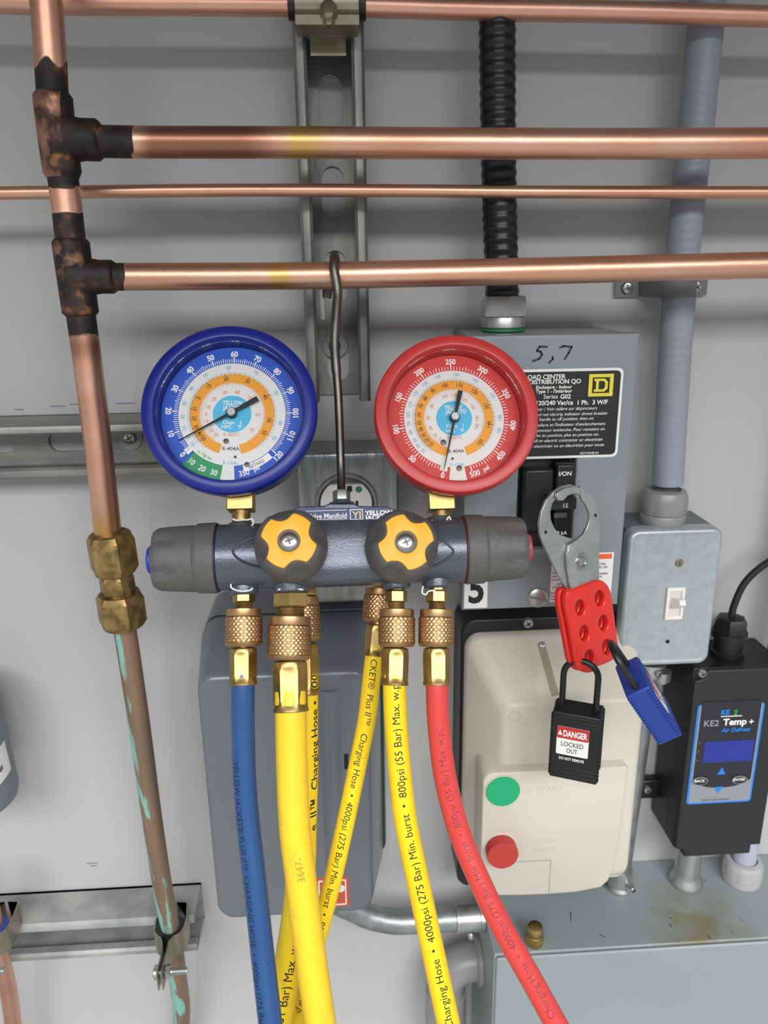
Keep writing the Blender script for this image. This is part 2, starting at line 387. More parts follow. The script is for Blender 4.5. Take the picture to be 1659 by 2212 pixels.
# ---------------------------------------------------------------- copper piping
def sm(a, b, x):
    t = max(0, min(1, (x-a)/(b-a))); return t*t*(3-2*t)
YR = -.095
def wear_r(px, py):
    s = 0
    s = max(s, sm(112+18*sin(px*.11), 150+12*sin(px*.11), py)*(1-sm(398, 418, py)))
    s = max(s, sm(448, 466, py)*(1-sm(705, 760, py)))
    s *= .8
    br = .5*sm(820, 1060, py)*sm(200, 245, px) + .6*sm(700, 750, py)*(1-sm(750, 800, py))
    h = .7*sm(1100, 1150, py)
    return (s, h, min(1, br))
riser = [W(66, -420, YR), W(84, -200, YR), W(97, -30, YR), W(108, 110, YR), W(117, 240, YR), W(141, 420, YR), W(155, 540, YR), W(172, 660, YR), W(186, 760, YR), W(204, 900, YR), W(221, 1040, YR), W(234, 1160, YR)]
rp = spline(riser, 14)
t = thing('copper_riser', 'brazed copper riser with two sooty tees, level branches and brass flare union', 'pipe', W(234, 1160, YR))
rr = .0089
MB().tube(rp, rr, 32).build('riser_pipe', COP, t, wear=wear_r)
def at_y(py):
    return min(rp, key=lambda p: abs(proj(p)[1]-py))
def near(py0, py1): return [p for p in rp if py0 <= proj(p)[1] <= py1]
branch1 = [W(x, y, YR) for x, y in ((150, 303), (290, 307), (640, 308), (1000, 310), (1330, 311), (1720, 309), (2200, 307))]
branch2 = [W(x, y, YR) for x, y in ((175, 599), (275, 598), (640, 596), (1000, 589), (1330, 581), (1720, 571), (2200, 560))]
def tee(py0, py1, cx, cy, ex, ey, r2, lab, w):
    b = MB(); seg = near(py0-40, py1+40); ps = [p for p in seg if py0 <= proj(p)[1] <= py1]
    k = [rr*1.04]+[rr*1.24]*(len(ps)-2)+[rr*1.04]
    b.tube(ps, k, 32)
    A, B = W(cx, cy, YR), W(ex, ey, YR); d = (B-A).normalized(); L = (B-A).length
    b.lathe(A, d, [(r2*1.55, 0), (r2*1.5, rr*.9), (r2*1.3, rr*1.35), (r2*1.22, rr*1.8), (r2*1.22, L-.002), (r2*1.05, L)], 32)
    o = b.build('tee_fitting', COP, t, 60, wear=lambda x, y: (w(x, y), 0, .6), label=lab); return o
tee(192, 396, 118, 300, 218, 303, .0095, 'upper blackened tee with orange scorch marks', lambda x, y: .50 if x < 132 else .8)
tee(508, 688, 160, 598, 250, 598, .0083, 'lower blackened tee', lambda x, y: .62 + (.1 if x > 180 else 0))
MB().tube(spline(branch1, 24), .0089, 32).build('branch_pipe', COP, t, wear=lambda x, y: (.85*(1-sm(283, 292, x)), .75*sm(600, 640, x)*(1-sm(645, 740, x)), .75*(1-sm(520, 640, x))*sm(285, 330, x)))
MB().tube(spline(branch2, 24), .0083, 32).build('branch_pipe', COP, t, wear=lambda x, y: (.85*(1-sm(263, 275, x)), .7*sm(575, 590, x)*(1-sm(610, 640, x)), .15*(1-sm(500, 600, x))))
# union nuts
ax = (riser[-1]-riser[-3]).normalized()
def along(px, py, Y): return W(px, py, Y)
lowpts = [W(248, 1262, YR), W(268, 1350, -.094), W(300, 1560, -.088), (W(330, 1780, -.076)), W(357, 1950, -.066), W(372, 2020, -.060), W(384, 2110, -.052), W(392, 2180, -.040), W(390, 2260, -.032), W(392, 2420, -.03)]
def nut(p0, p1, r, lab=None, m=BRASSO, seg=6, cham=.3, name='union_nut', turn=None):
    A, B = p0, p1; L = (B-A).length; b = MB()
    ref = turn or FRONT
    b.lathe(A, B-A, [(r*.74, 0), (r*.84, L*.04), (r, L*cham*.6), (r, L*(1-cham*.5)), (r*.82, L)], 36, ref=ref,
            mod=lambda th, q, h: (cos(pi/6)/cos(((th+pi/6) % (pi/3))-pi/6) if q >= r*.95 else min(1, 1)) )
    return b.build(name, m, t, 25, label=lab)
nut(W(236, 1150, YR), W(250, 1236, YR), .0165)
nut(W(250, 1238, YR), W(257, 1282, YR), .0122, name='union_body')
MB().cyl(W(248, 1225, YR), W(262, 1300, YR), .0104, 28).build('union_thread', BRASSO, t)
nut(W(268, 1352, -.094), W(257, 1280, YR), .0168)
MB().tube(spline(lowpts, 16), .0079, 28).build('lower_pipe', COPD, t, label='dull brown copper pipe with turquoise patina streaks')

def hpipe(name, lab, pts, r, m=COP, wear=None, seg=24):
    P = spline(pts, 12); o = MB().tube([p-pts[0] for p in P], r, seg)
    b = MB(); b.tube(P, r, seg); ob = b.build(name, m, None, wear=wear); tag(ob, lab, 'pipe'); return ob
hpipe('copper_pipe', 'bright copper pipe along the top edge held by the cushioned clamp', [W(x, y, -.0525) for x, y in ((-500, -6), (-60, 3), (150, 8), (700, 12), (1000, 20), (1330, 26), (1720, 37), (2200, 48))], .0062, COPP)
hpipe('copper_pipe', 'thinnest copper tube, level between the two thicker branches', [W(x, y, -.060) for x, y in ((-500, 424), (-60, 418), (160, 415), (500, 411), (860, 412), (1200, 415), (1720, 416), (2200, 416))], .0041)
hpipe('copper_pipe', 'pinkish copper pipe in the clamp at the lower left corner', [W(-34, 1900, -.060), W(-12, 2000, -.060), W(4, 2080, -.058), W(18, 2140, -.05), W(30, 2230, -.042), W(52, 2420, -.042)], .0072, COPP)

# clamp on the upright strut at the very top
pc = W(706, 12, -.0525); t = thing('pipe_clamp', 'cushioned steel pipe clamp on the upright strut at top edge', 'clamp', pc)
MB().lathe(pc-XA*.024, XA, [(.0066, 0), (.0082, 0), (.0082, .048), (.0066, .048)], 28, cap=False).build('cushion', BLACK, t)
b = MB()
arc = [V((0, -cos(R(a))*.0095, sin(R(a))*.0095)) for a in range(-100, 100, 10)]
def band(path, hw, th, O):
    out = []
    for i, p in enumerate(path):
        d = (path[min(i+1, len(path)-1)]-path[max(i-1, 0)]).normalized(); n_ = V((0, -d.z, d.y)); out.append((p, n_))
    poly = [O-XA*hw+p+n_*th for p, n_ in out]+[O-XA*hw+p-n_*0 for p, n_ in reversed(out)]
    return poly
low = [V((0, .004, -.0145)), V((0, -.004, -.014)), V((0, -.0118, -.0125)), V((0, -.0125, -.0095)), V((0, -.0095, -.006))]
b.prism(band(low+arc[2:], .0195, .0016, pc), XA*.039)
b.prism(band([V((0, .016, -.024)), V((0, .016, -.0165)), V((0, .002, -.0148))], .0115, .0016, pc), XA*.023)
b.build('clamp_strap', YZINC, t, 30)
MB().lathe(pc+V((.001, -.0135, -.003)), V((0, -.25, -1)), [(.0045, 0), (.0052, .001), (.0052, .008), (.0035, .0095), (.0035, .0125), (.0025, .0135)], 6).build('clamp_bolt', YZINC, t)

# split clamps on the lower-left strut
def vclamp(c, rp_, hz, lab, cush, flip=1, m=YZINC):
    t = thing('pipe_clamp', lab, 'clamp', c)
    r1 = rp_+.0022
    for sg, nm in ((-1, 'clamp_half'), (1, 'clamp_half')):
        path = [V((sg*.0015, .026)), V((sg*.010, .025)), V((sg*r1*1.25, .008)), V((sg*r1*1.2, 0))]
        path += [V((sg*r1*1.2*cos(R(a)), -r1*1.2*sin(R(a)))) for a in range(15, 66, 10)]
        path += [V((sg*.0022, -r1-.007)), V((sg*.0012, -r1-.012)), V((sg*.0012, -r1-.034))]
        outp = []
        for i, p in enumerate(path):
            d = (path[min(i+1, len(path)-1)]-path[max(i-1, 0)]).normalized(); n_ = V((-d.y, d.x))*sg
            if n_.x*sg < -.2: n_ = -n_
            outp.append((p, n_))
        poly = [p for p, _ in outp]+[p+V((sg*.0012, 0)) if abs(n_.x) > .3 else p+V((0, -.0012)) for p, n_ in reversed(outp)]
        ztop = lambda p: hz if p.y > -r1-.01 else hz*.65
        top = [c+V((p.x, p.y, ztop(p))) for p in poly]; bot = [c+V((p.x, p.y, -hz*.9)) for p in poly]
        MB().loft([bot, top]).build(nm, m, t, 30)
    MB().lathe(c-ZA*hz*.8, ZA, [(rp_+.0001, 0), (r1*1.16, 0), (r1*1.16, hz*1.85), (rp_+.0001, hz*1.85)], 28, cap=False).build('cushion', cush, t)
    y = -r1-.026; zz = 0
    b = MB(); b.cyl(c+V((-.007, y, zz)), c+V((.021, y, zz)), .0027, 14)
    for k in range(7): b.lathe(c+V((.0095+k*.0016, y, zz)), XA, [(.0027, 0), (.0031, .0005), (.0027, .001)], 14, cap=False)
    b.build('clamp_bolt', ZINC, t); MB().lathe(c+V((.003, y, zz)), XA, [(.0052, 0), (.0056, .0006), (.0056, .0035), (.0048, .0045)], 6).build('nut', ZINC, t)
    MB().lathe(c+V((-.0065, y, zz)), XA, [(.004, 0), (.0056, .001), (.0056, .0036)], 18).build('bolt_head', ZINC, t)
    return t
vclamp(W(369, 2022, -.060), .0080, .0115, 'split steel pipe clamp with black cushion holding the patinated pipe', BLACK)
vclamp(W(-8, 2022, -.060), .0073, .0115, 'split pipe clamp with blue cushion at the lower left corner', mat('cushion_blue', '#2c3f95', .45))

# ---------------------------------------------------------------- flexible conduits
def ribbed(name, lab, pts, r, pitch, amp, m, cat='conduit', sub=6):
    P = spline(pts, 30); L = sum((b-a).length for a, b in zip(P, P[1:])); n = int(L/pitch*sub); out = []; rad = []
    seglen = [0]
    for a, b in zip(P, P[1:]): seglen.append(seglen[-1]+(b-a).length)
    j = 0
    for i in range(n+1):
        s = min(L*i/n, L-1e-9)
        while seglen[j+1] < s: j += 1
        out.append(lerp(P[j], P[j+1], (s-seglen[j])/(seglen[j+1]-seglen[j]))); rad.append(r+amp*sin(2*pi*i/sub))
    o = MB().tube(out, rad, 28).build(name, m, None, 80); tag(o, lab, cat); return o
ribbed('flexible_conduit', 'black corrugated flexible conduit running up behind the copper pipes', [W(1074, -400, -.045), W(1074, -40, -.045), W(1075, 200, -.045), W(1078, 400, -.045), W(1085, 640, -.045), W(1087, 665, -.045)], .0117, .0070, .00035, mat('conduit_black', '#131316', .35))
ribbed('flexible_conduit', 'blue grey flexible conduit with faint ribs entering top of switch box', [W(1565, -400, -.030), W(1532, -40, -.030), W(1506, 250, -.030), W(1484, 450, -.030), W(1462, 700, -.030), W(1450, 900, -.030), W(1442, 1045, -.030)], .0119, .0062, .00012, LILAC, sub=4)
# connector on load centre top
zlc = W(1190, 713, -.045).z
c0 = V((W(1086, 715, -.045).x, -.045, zlc)); t = thing('conduit_connector', 'zinc conduit connector with green gasket on the breaker box top', 'connector', c0)
MB().lathe(c0+ZA*.0002, ZA, [(.0155, 0), (.0155, .0018)], 28).build('gasket', mat('gasket_green', '#1f7a46', .5), t, label='green gasket ring')
MB().lathe(c0+ZA*.002, ZA, [(.0145, 0), (.0155, .001), (.0155, .006), (.0148, .008)], 28).build('body', ZINC, t)
MB().lathe(c0+ZA*.0095, ZA, [(.0148, 0), (.0166, .001), (.0166, .011), (.0155, .0145), (.0125, .015)], 6, ref=FRONT).build('compression_nut', ZINC, t)
# strap for lilac conduit
ps = W(1460, 622, -.030); t = thing('conduit_strap', 'grey conduit strap with two screws under the lower copper branch', 'strap', V((ps.x, 0, ps.z)))
b = MB(); hz = .0065
path = [V((-.036, -.004)), V((-.018, -.0042))]+[V((-.0145*cos(R(a)), -.030-.0145*sin(R(a)) if a > 0 else -.030)) for a in range(0, 181, 15)]+[V((.018, -.0042)), V((.036, -.004))]
poly = [V((ps.x+p.x, p.y, ps.z-hz)) for p in path]+[V((ps.x+p.x*.92, min(p.y+.003, -.0005), ps.z-hz)) for p in reversed(path)]
b.prism(poly, ZA*hz*2); b.build('strap', mat('strap_grey', '#6b6d70', .45), t, 30)
for s_ in (-1, 1): screw(t, V((ps.x+s_*.027, -.0042, ps.z)), FRONT, .0046, .0025)

# ---------------------------------------------------------------- load centre (breaker box)
YL = -.085
x0, z0, x1, z1 = bounds(1003, 722, 1358, 1312, YL); z1 = zlc-.0002
t = thing('breaker_box', 'grey wall breaker box with black rating label behind the red gauge', 'breaker box', V(((x0+x1)/2, 0, z0)))
MB().box((x0+.004, YL+.012, z0+.003), (x1-.004, -.001, z1-.0003)).build('box', GREYP, t, bevel=.001)
xb0, zb0, xb1, zb1 = bounds(1118, 985, 1240, 1186, YL)
MB().plate([(x0, z0), (x1, z0), (x1, z1), (x0, z1)], [[(xb0, zb0), (xb0, zb1), (xb1, zb1), (xb1, zb0)]], V((0, YL+.012, 0)), XA, ZA, .012, .0015).build('cover', GREYP, t, 40)
# label plate
YP = YL-.0006
xl0, zl0, xl1, zl1 = bounds(1045, 797, 1338, 990, YL)
xl1 = W(1340, 890, YL).x
MB().plate(rrect(xl0, zl0, xl1, zl1, .004), [], V((0, YL, 0)), XA, ZA, .0005).build('rating_label', WHITEP, t, label='black rating label with white border')
MB().plate(rrect(xl0+.0018, zl0+.0018, xl1-.0018, zl1-.0018, .003), [], V((0, YL-.0005, 0)), XA, ZA, .0002).build('label_field', mat('label_black', '#1b1a1c', .45), t)
pr = MB()
def ltext(mb, s, px, py, hpx, Y, al='l', bold=0, shear=0, xs=1., slope=0.):
    P = W(px, py, Y); k = mpp(P); mb.text(s, P, XA, ZA, hpx*k*1.04, al, bold, shear, xs)
Yt = YL-.0009
for s, x, y, h, bo, sh in (('LOAD CENTER', 1222, 813, 9, .02, 0), ('CENTRE DE DISTRIBUTION QO', 1255, 823, 9, .02, 0), ('Enclosure - Indoor', 1236, 835, 7, .02, .1), ("Type 1 - l'int\u00e9rieur", 1236, 844, 7, .02, .1), ('G02', 1233, 856, 9, .02, 0), ('120/240 Vac/ca', 1238, 869, 9, .02, 0), ('1 Ph.  3 W/F', 1313, 868, 9, .02, 0),
        ('breaker / Voir calibre sur disjoncteurs', 1290, 881, 6.5, 0, .2), ('Tripped red visi-trip indicator shows breaker', 1313, 892, 6.5, 0, .2), ('Turn handle to off position, then on.', 1284, 903, 6.5, 0, .2), ("Le fen\u00eatre mediane et l'indicateur d'enclenchement", 1308, 914.5, 6.5, 0, .2), ('le disjoncteur enclenche. Pour remettre en', 1306, 926, 6.5, 0, .2), ('marche en position, plus en position on.', 1294, 937.5, 6.5, 0, .2), ('call an electric contractor or electrician', 1302, 948.5, 6.5, 0, .2), ('par electricien ou un electrician pour toute', 1305, 960, 6.5, 0, .2), ('40274/048-04', 1293, 978, 5, 0, .15)):
    ltext(pr, s, x, y, h, Yt, 'r', bo, sh)
ltext(pr, 'Series', 1205, 856, 9, Yt, 'r')
pr.build('label_print', INKW, t)
P = W(1298, 832, YL-.0009); k = mpp(P); yb = MB()
YELS = mat('logo_yellow', '#e0cf3a', .5)
yb.plate([(-27*k, -24*k), (27*k, -24*k), (27*k, 24*k), (-27*k, 24*k)], [[(-19*k, -17*k), (-19*k, 17*k), (19*k, 17*k), (19*k, -17*k)]], P, XA, ZA, .0002)
yb.plate([(-15*k, -14*k), (8*k, -14*k), (15*k, -7*k), (15*k, 7*k), (8*k, 14*k), (-15*k, 14*k), (-15*k, 9*k), (-11*k, 9*k), (-11*k, -9*k), (-15*k, -9*k)], [[(-5*k, -9*k), (-5*k, 9*k), (5*k, 9*k), (9*k, 5*k), (9*k, -5*k), (5*k, -9*k)]], P, XA, ZA, .0002)
yb.build('label_logo', YELS, t)
# handwriting 5,7
P = W(1150, 760, YL-.0004); k = mpp(P); hw = MB()
hw.stroke([(32, 10), (16, 11), (10, 2), (18, 0), (22, -6), (16, -15), (2, -20)], P, XA*k, ZA*k, 4)
hw.stroke([(45, -11), (46, -16), (38, -24)], P, XA*k, ZA*k, 4)
hw.stroke([(60, 8), (68, 11), (86, 9), (80, -4), (72, -17)], P, XA*k, ZA*k, 4)
hw.build('handwriting', mat('marker', '#23262e', .6), t, label='handwritten 5,7 in black marker')
# breaker
b = MB(); b.box((xb0+.0008, YL+.006, zb0+.0008), (xb1-.0008, -.02, zb1-.0008)); b.build('breaker_well', BLACK, t)
bx0, bz0, bx1, bz1 = bounds(1128, 1000, 1235, 1180, YL-.004)
mb = MB(); mb.box((bx0, YL-.006, bz0+.012), (lerp(bx0, bx1, .615), YL+.01, bz1-.004)); mb.build('breaker', BLACK, t, bevel=.002)
mb = MB(); cx = lerp(bx0, bx1, .62); mb.box((cx, YL-.010, bz0), (bx1, YL+.01, bz1)); mb.build('breaker', BLACK, t, bevel=.0015)
hx0, hz0, hx1, hz1 = bounds(1188, 1076, 1246, 1102, YL-.02)
mb = MB(); mb.box((hx0, YL-.020, hz0), (hx1, YL-.005, hz1)); mb.build('breaker_handle', BLACKM, t, bevel=.001)
for a_ in (('15', 1222, 1092, 9, YL-.0203), ('I/ON', 1221, 1023, 9, YL-.0105), ('10 kA', 1212, 1151, 8, YL-.0105)):
    mb = MB(); ltext(mb, *a_, 'c', .015); mb.build('breaker_print', INKW, t)
hx0, hz0, hx1, hz1 = bounds(1197, 1108, 1224, 1118, YL-.0105)
MB().box((hx0, YL-.0108, hz0), (hx1, YL-.0095, hz1)).build('trip_window', mat('trip_grey', '#56585a', .3), t)
# stickers
hx0, hz0, hx1, hz1 = bounds(1003, 1232, 1053, 1313, YL)
MB().plate([(hx0, hz0), (hx1, hz0), (hx1, hz1), (hx0, hz1)], [], V((0, YL, 0)), XA, ZA, .0003).build('number_sticker', WHITEP, t, label='white sticker with a black 5')
mb = MB(); ltext(mb, '5', 1029, 1271, 62, YL-.0005, 'c', .03, 0, .8); mb.build('number', INK, t)
hx0, hz0, hx1, hz1 = bounds(1190, 1195, 1322, 1298, YL)
MB().plate([(hx0, hz0), (hx1, hz0), (hx1, hz1), (hx0, hz1)], [], V((0, YL, 0)), XA, ZA, .0003).build('warning_sticker', WHITEP, t, label='white and orange shock warning sticker')
kx = (hx1-hx0)/132
MB().plate([(hx0+4*kx, hz1-14*kx), (hx1-4*kx, hz1-14*kx), (hx1-4*kx, hz1-3*kx), (hx0+4*kx, hz1-3*kx)], [], V((0, YL-.0003, 0)), XA, ZA, .0002).build('warning_band', mat('orange', '#e8622f', .5), t)
mb = MB()
for s, x, y, al in (('HAZARD OF ELECTRIC', 1310, 1218, 'r'), ('SHOCK, EXPLOSION, OR', 1312, 1225, 'r'), ('ARC FLASH', 1292, 1232, 'r'), ('must only be installed', 1313, 1238, 'r'), ('by electrical', 1300, 1245, 'r'), ('This equipment', 1193, 1238, 'l'), ('and serviced by', 1193, 1245, 'l'), ('personnel.', 1193, 1252, 'l'), ('RISQUE', 1203, 1262, 'l'), ("D'EXPLOSION", 1193, 1269, 'l'), ('Seul un personnel', 1189, 1281, 'l'), ("l'installation", 1189, 1288, 'l'), ('appareil', 1189, 1294, 'l'), ('ARC', 1310, 1266, 'r'), ('cet', 1312, 1281, 'r')):
    ltext(mb, s, x, y, 5, YL-.0006, al, .005, 0, .9)
mb.build('warning_print', mat('ink_brown', '#4a3a3a', .6), t)
P = W(1161, 1290, YL)
MB().lathe(P, FRONT, [(.007, 0), (.0075, .0005), (.0075, .002), (.0055, .0032), (.002, .0034)], 28).build('cover_screw', ZINC, t)
MB().obox(P+FRONT*.0033, V((.93, 0, -.25)).normalized(), ZA, FRONT, .013, .0013, .0009).build('screw_slot', mat('slot_grey', '#77736c', .5), t)
P = W(1134, 1322, -.045); 

# ---------------------------------------------------------------- outlet box
x0, z0, x1, z1 = bounds(648, 977, 862, 1302, -.054)
t = thing('outlet_box', 'galvanised outlet box with a white receptacle behind the manifold', 'outlet', V(((x0+x1)/2, 0, z0)))
MB().box((x0+.0015, -.047, z0+.0015), (x1-.0015, -.001, z1-.0015)).build('box', GALV, t, bevel=.002)
cP = W(748, 1088, -.054); cx, cz = cP.x, cP.z; k = mpp(cP); rh = 60*k
b = MB(); b.plate(rrect(x0, z0, x1, z1, .006), [[(a, b_) for a, b_ in circ(cx, cz, rh, n=40)]], V((0, -.046, 0)), XA, ZA, .008, .0025); b.build('cover', GALVB, t, 50)
b = MB(); b.lathe(V((cx, -.0535, cz)), FRONT, [(rh*1.17, 0), (rh*1.1, .002), (rh*1.0, .002), (rh*.98, -.003)], 40, cap=False); b.build('cover_rim', GALVB, t)
out = [(cx+p[0], cz+max(-44*k, min(44*k, p[1]))) for p in circ(0, 0, 56*k, n=48)]
MB().plate(out, [], V((0, -.050, 0)), XA, ZA, .006, .001).build('receptacle', WHITE, t, label='white receptacle face')
b = MB()
for px, py, w, h in ((755, 1056, 11, 13), (771, 1088, 6, 12), (735, 1088, 6, 12)):
    P = W(px, py, -.0562); b.obox(P, XA, ZA, FRONT, w*k, h*k, .0004)
b.build('outlet_slots', INK, t); P = W(775, 1057, -.0561)
MB().lathe(P, FRONT, [(7*k, 0), (7*k, .0003)], 20).build('green_dot', mat('dot_green', '#12824c', .5), t)

# ---------------------------------------------------------------- switch box
x0, z0, x1, z1 = bounds(1350, 1146, 1545, 1436, -.055)
t = thing('switch_box', 'galvanised box with a white toggle switch at right', 'switch', V(((x0+x1)/2, 0, z0)))
MB().box((x0+.001, -.046, z0+.001), (x1-.001, -.001, z1-.001)).build('box', mat('galv_dark', '#757b80', .5, .5, '#858a8d', 60), t, bevel=.002)
b = MB(); rings = []
for ins, y in ((0, -.044), (0, -.052), (.0012, -.0545), (.003, -.0555), (.0045, -.0548), (.006, -.0545)):
    rings.append(rr3(x0-.001+ins, z0-.001+ins, x1+.001-ins, z1+.001-ins, max(.009-ins, .002), y, 6))
b.loft(rings); b.build('cover_plate', GALVP, t, 60)
sx0, sz0, sx1, sz1 = bounds(1437, 1268, 1475, 1336, -.0545)
mb = MB(); mb.plate([(sx0, sz0), (sx1, sz0), (sx1, sz1), (sx0, sz1)], [[(sx0+.0022, sz0+.0028), (sx0+.0022, sz1-.0028), (sx1-.0022, sz1-.0028), (sx1-.0022, sz0+.0028)]], V((0, -.0545, 0)), XA, ZA, .0025, .0004); mb.build('switch_frame', WHITE, t)
MB().box((sx0+.0022, -.0555, sz0+.0028), (sx1-.0022, -.0538, sz1-.0028)).build('switch_well', mat('switch_shade', '#cfccc4', .5), t)
A = V(((sx0+sx1)/2, -.0545, (sz0+sz1)/2)); Bt = A+V((.002, -.013, .0055)); d = (Bt-A).normalized(); e1, e2 = basis(d, XA); mb = MB()
mb.loft([[A+d*h+e1*(a*w)+e2*(c*q) for a, c in ((-1, -1), (1, -1), (1, 1), (-1, 1))] for h, w, q in ((0, .0036, .0045), (.011, .003, .0028), (.0128, .0026, .0022))]); mb.build('toggle', WHITE, t, bevel=.0006)
P = W(1467, 1216, -.0545); screw(t, P, FRONT, .0033, .0013, mat('screw_grey', '#8f8c86', .4, .8), 'screw', False)
P = W(1442, 1386, -.0546); MB().lathe(P, FRONT, [(.0017, 0), (.0017, .0002)], 16).build('screw_hole', INK, t)
MB().lathe(W(1430, 1448, -.03), V((0, 0, -1)), [(.008, 0), (.008, .008), (.0066, .008), (.0066, .010)], 24).build('conduit_bushing', ZINC, t)
# connector at the top of the switch box
P = W(1432, 1105, -.030); P = V((P.x, -.030, z1-.0008)); t = thing('conduit_connector', 'grey plastic conduit connector on the toggle switch box', 'connector', P)
MB().lathe(P, ZA, [(.0172, 0), (.0176, .001), (.0176, .007), (.017, .008)], 32).build('hub', PVC, t)
fl = lambda th, r, h: 1-.045*max(0, cos(8*th))**3 if .0 < h < .02 else 1
MB().lathe(P+ZA*.0085, ZA, [(.0176, 0), (.0182, .001), (.0182, .011), (.0178, .014), (.0160, .0178), (.0125, .019), (.0119, .0165)], 64, mod=lambda th, r, h: 1-.03*(max(0, cos(8*th))**2 if h < .013 else 0)).build('compression_nut', PVC, t)

# ---------------------------------------------------------------- temperature controller
YC = -.058
x0, z0, x1, z1 = bounds(1480, 1446, 1672, 1846, YC)
t = thing('controller', 'black temperature controller with blue-edged front panel below the switch box', 'controller', V(((x0+x1)/2, 0, z0)))
n_ = .009
b = MB(); b.prism([V((x, -.004, z)) for x, z in ((x0, z0+n_), (x0+n_*.2, z0+n_*.8), (x0+n_, z0+n_*.6), (x0+n_, z0), (x1-n_, z0), (x1-n_, z0+n_*.6), (x1, z0+n_), (x1, z1), (x0, z1))], FRONT*(-YC-.008)); b.build('housing', BLACK, t, 30, bevel=.001)
b = MB(); b.prism([V((x, YC+.008, z)) for x, z in ((x0+.0005, z0+n_), (x0+n_, z0+n_*.8), (x0+n_, z0), (x1-n_, z0), (x1-n_, z0+n_), (x1-.0005, z0+n_), (x1-.0005, z1-.008), (x1-.008, z1-.008), (x1-.008, z1-.0005), (x0+.010, z1-.0005), (x0+.009, z1-.008), (x0+.0005, z1-.010))], FRONT*.008); b.build('lid', BLACKM, t, 30, bevel=.0012)
Yf = YC-.0002
def poly_px(mb, pts, Y): mb.flat([W(x, y, Y) for x, y in pts]); return mb
def zz(x, y): return (1300+x/4.423, 1400+y/4.423)
PBL = mat('panel_blue', '#1f7fdc', .4); PGR = mat('panel_grey', '#8b8d93', .45); PDK = mat('panel_black', '#26272b', .5)
k = mpp(W(1560, 1650, YC)); 
pa0, pb0, pa1, pb1 = bounds(1495, 1520, 1636, 1733, YC); OV = V((0, YC, 0))
U = rrect(pa0, pb0, pa1, pb1, .003)
MB().plate(U, [], OV, XA, ZA, .0004).build('panel_border', PBL, t, label='bright blue panel border')
MB().plate(rrect(pa0+4*k, pb0+4*k, pa1-4*k, pb1-2*k, .002), [], OV+FRONT*.0004, XA, ZA, .0002).build('panel_field', PGR, t)
cxp = (pa0+pa1)/2; zbk = lerp(pb0, pb1, .24); dd = (pa1-pa0)/2-8*k
dark = [(pa0+8*k, pb1+6*k), (pa0+8*k, zbk)]+[(cxp+dd*s_, zbk-.004*(1-s_*s_)-.0035*(1-s_**4)) for s_ in (-.75, -.5, -.25, 0, .25, .5, .75)]+[(pa1-8*k, zbk), (pa1-8*k, pb1+6*k)]
MB().plate(dark, [], OV+FRONT*.0006, XA, ZA, .0002).build('panel_dark', PDK, t)
hx0, hz0, hx1, hz1 = bounds(1519, 1599, 1625, 1644, YC)
MB().plate([(hx0, hz0), (hx1, hz0), (hx1, hz1), (hx0, hz1)], [], OV+FRONT*.0008, XA, ZA, .0003).build('display', mat('display_blue', '#24348f', .3), t, label='dark blue display window')
Yq = YC-.0012; mb = MB()
for x, y, sg in ((1559, 1665, 1), (1552, 1707, -1)):
    P = W(x, y, Yq); MB().flat([P+XA*(-9*k)-ZA*(9*k*sg), P+XA*(9*k)-ZA*(9*k*sg), P+ZA*(9*k*sg)]).build('arrow_mark', PBL, t)
ltext(mb, 'Air Defrost', 1590, 1576, 9, Yq, 'c', .03, .2, 1.0); ltext(mb, 'KE', 1558, 1539, 11, Yq, 'l', .04); mb.build('panel_blue_print', PBL, t)
mb = MB(); ltext(mb, '2', 1585, 1539, 11, Yq, 'l', .04); mb.build('panel_green_print', mat('panel_green', '#2f9e4d', .5), t)
mb = MB(); ltext(mb, 'KE2', 1521, 1563, 14, Yq, 'l', .02); mb.build('panel_grey_print', PGR, t)
mb = MB(); ltext(mb, 'Temp', 1562, 1560, 15, Yq, 'l', .03, 0, 1.0); ltext(mb, '+', 1618, 1559, 14, Yq, 'l', .02)
P = W(1580, 1547, Yq); mb.obox(P, XA, ZA, FRONT, 46*k, 2*k, .0001); mb.build('panel_white_print', INKW, t)
for x, y, s in ((1512, 1687, 'BACK'), (1597, 1684, 'ENTER')):
    P = W(x, y, Yq-.0003); MB().plate(circ(0, 0, 17*k, 10*k), [], P+FRONT*.0001, XA, ZA, .0006).build('button', PGR, t)
    MB().plate(circ(0, 0, 15*k, 8.3*k), [], P+FRONT*.0008, XA, ZA, .0002).build('button_face', PDK, t)
    mb = MB(); ltext(mb, s, x, y, 6, Yq-.0016, 'c', .02); mb.build('button_print', INKW, t)
mb = MB(); ltext(mb, '* hold for manual defrost *', 1545, 1727, 4.2, Yq, 'c'); mb.build('panel_black_print', INK, t)
mb = MB(); ltext(mb, 'o', 1510, 1604, 5, Yq); ltext(mb, 'o', 1507, 1623, 5, Yq); ltext(mb, 'o', 1504, 1642, 5, Yq); mb.build('panel_icons', PGR, t)
screw(t, W(1515, 1452, YC+.004), FRONT, .0042, .004)
P = W(1389, 1702, -.012); MB().box((P.x-.003, -.014, P.z-.011), (x0+.002, -.004, P.z+.009)).build('mounting_tab', BLACK, t, bevel=.002)
screw(t, V((P.x+.003, -.014, P.z)), FRONT, .004, .003, ZINC)
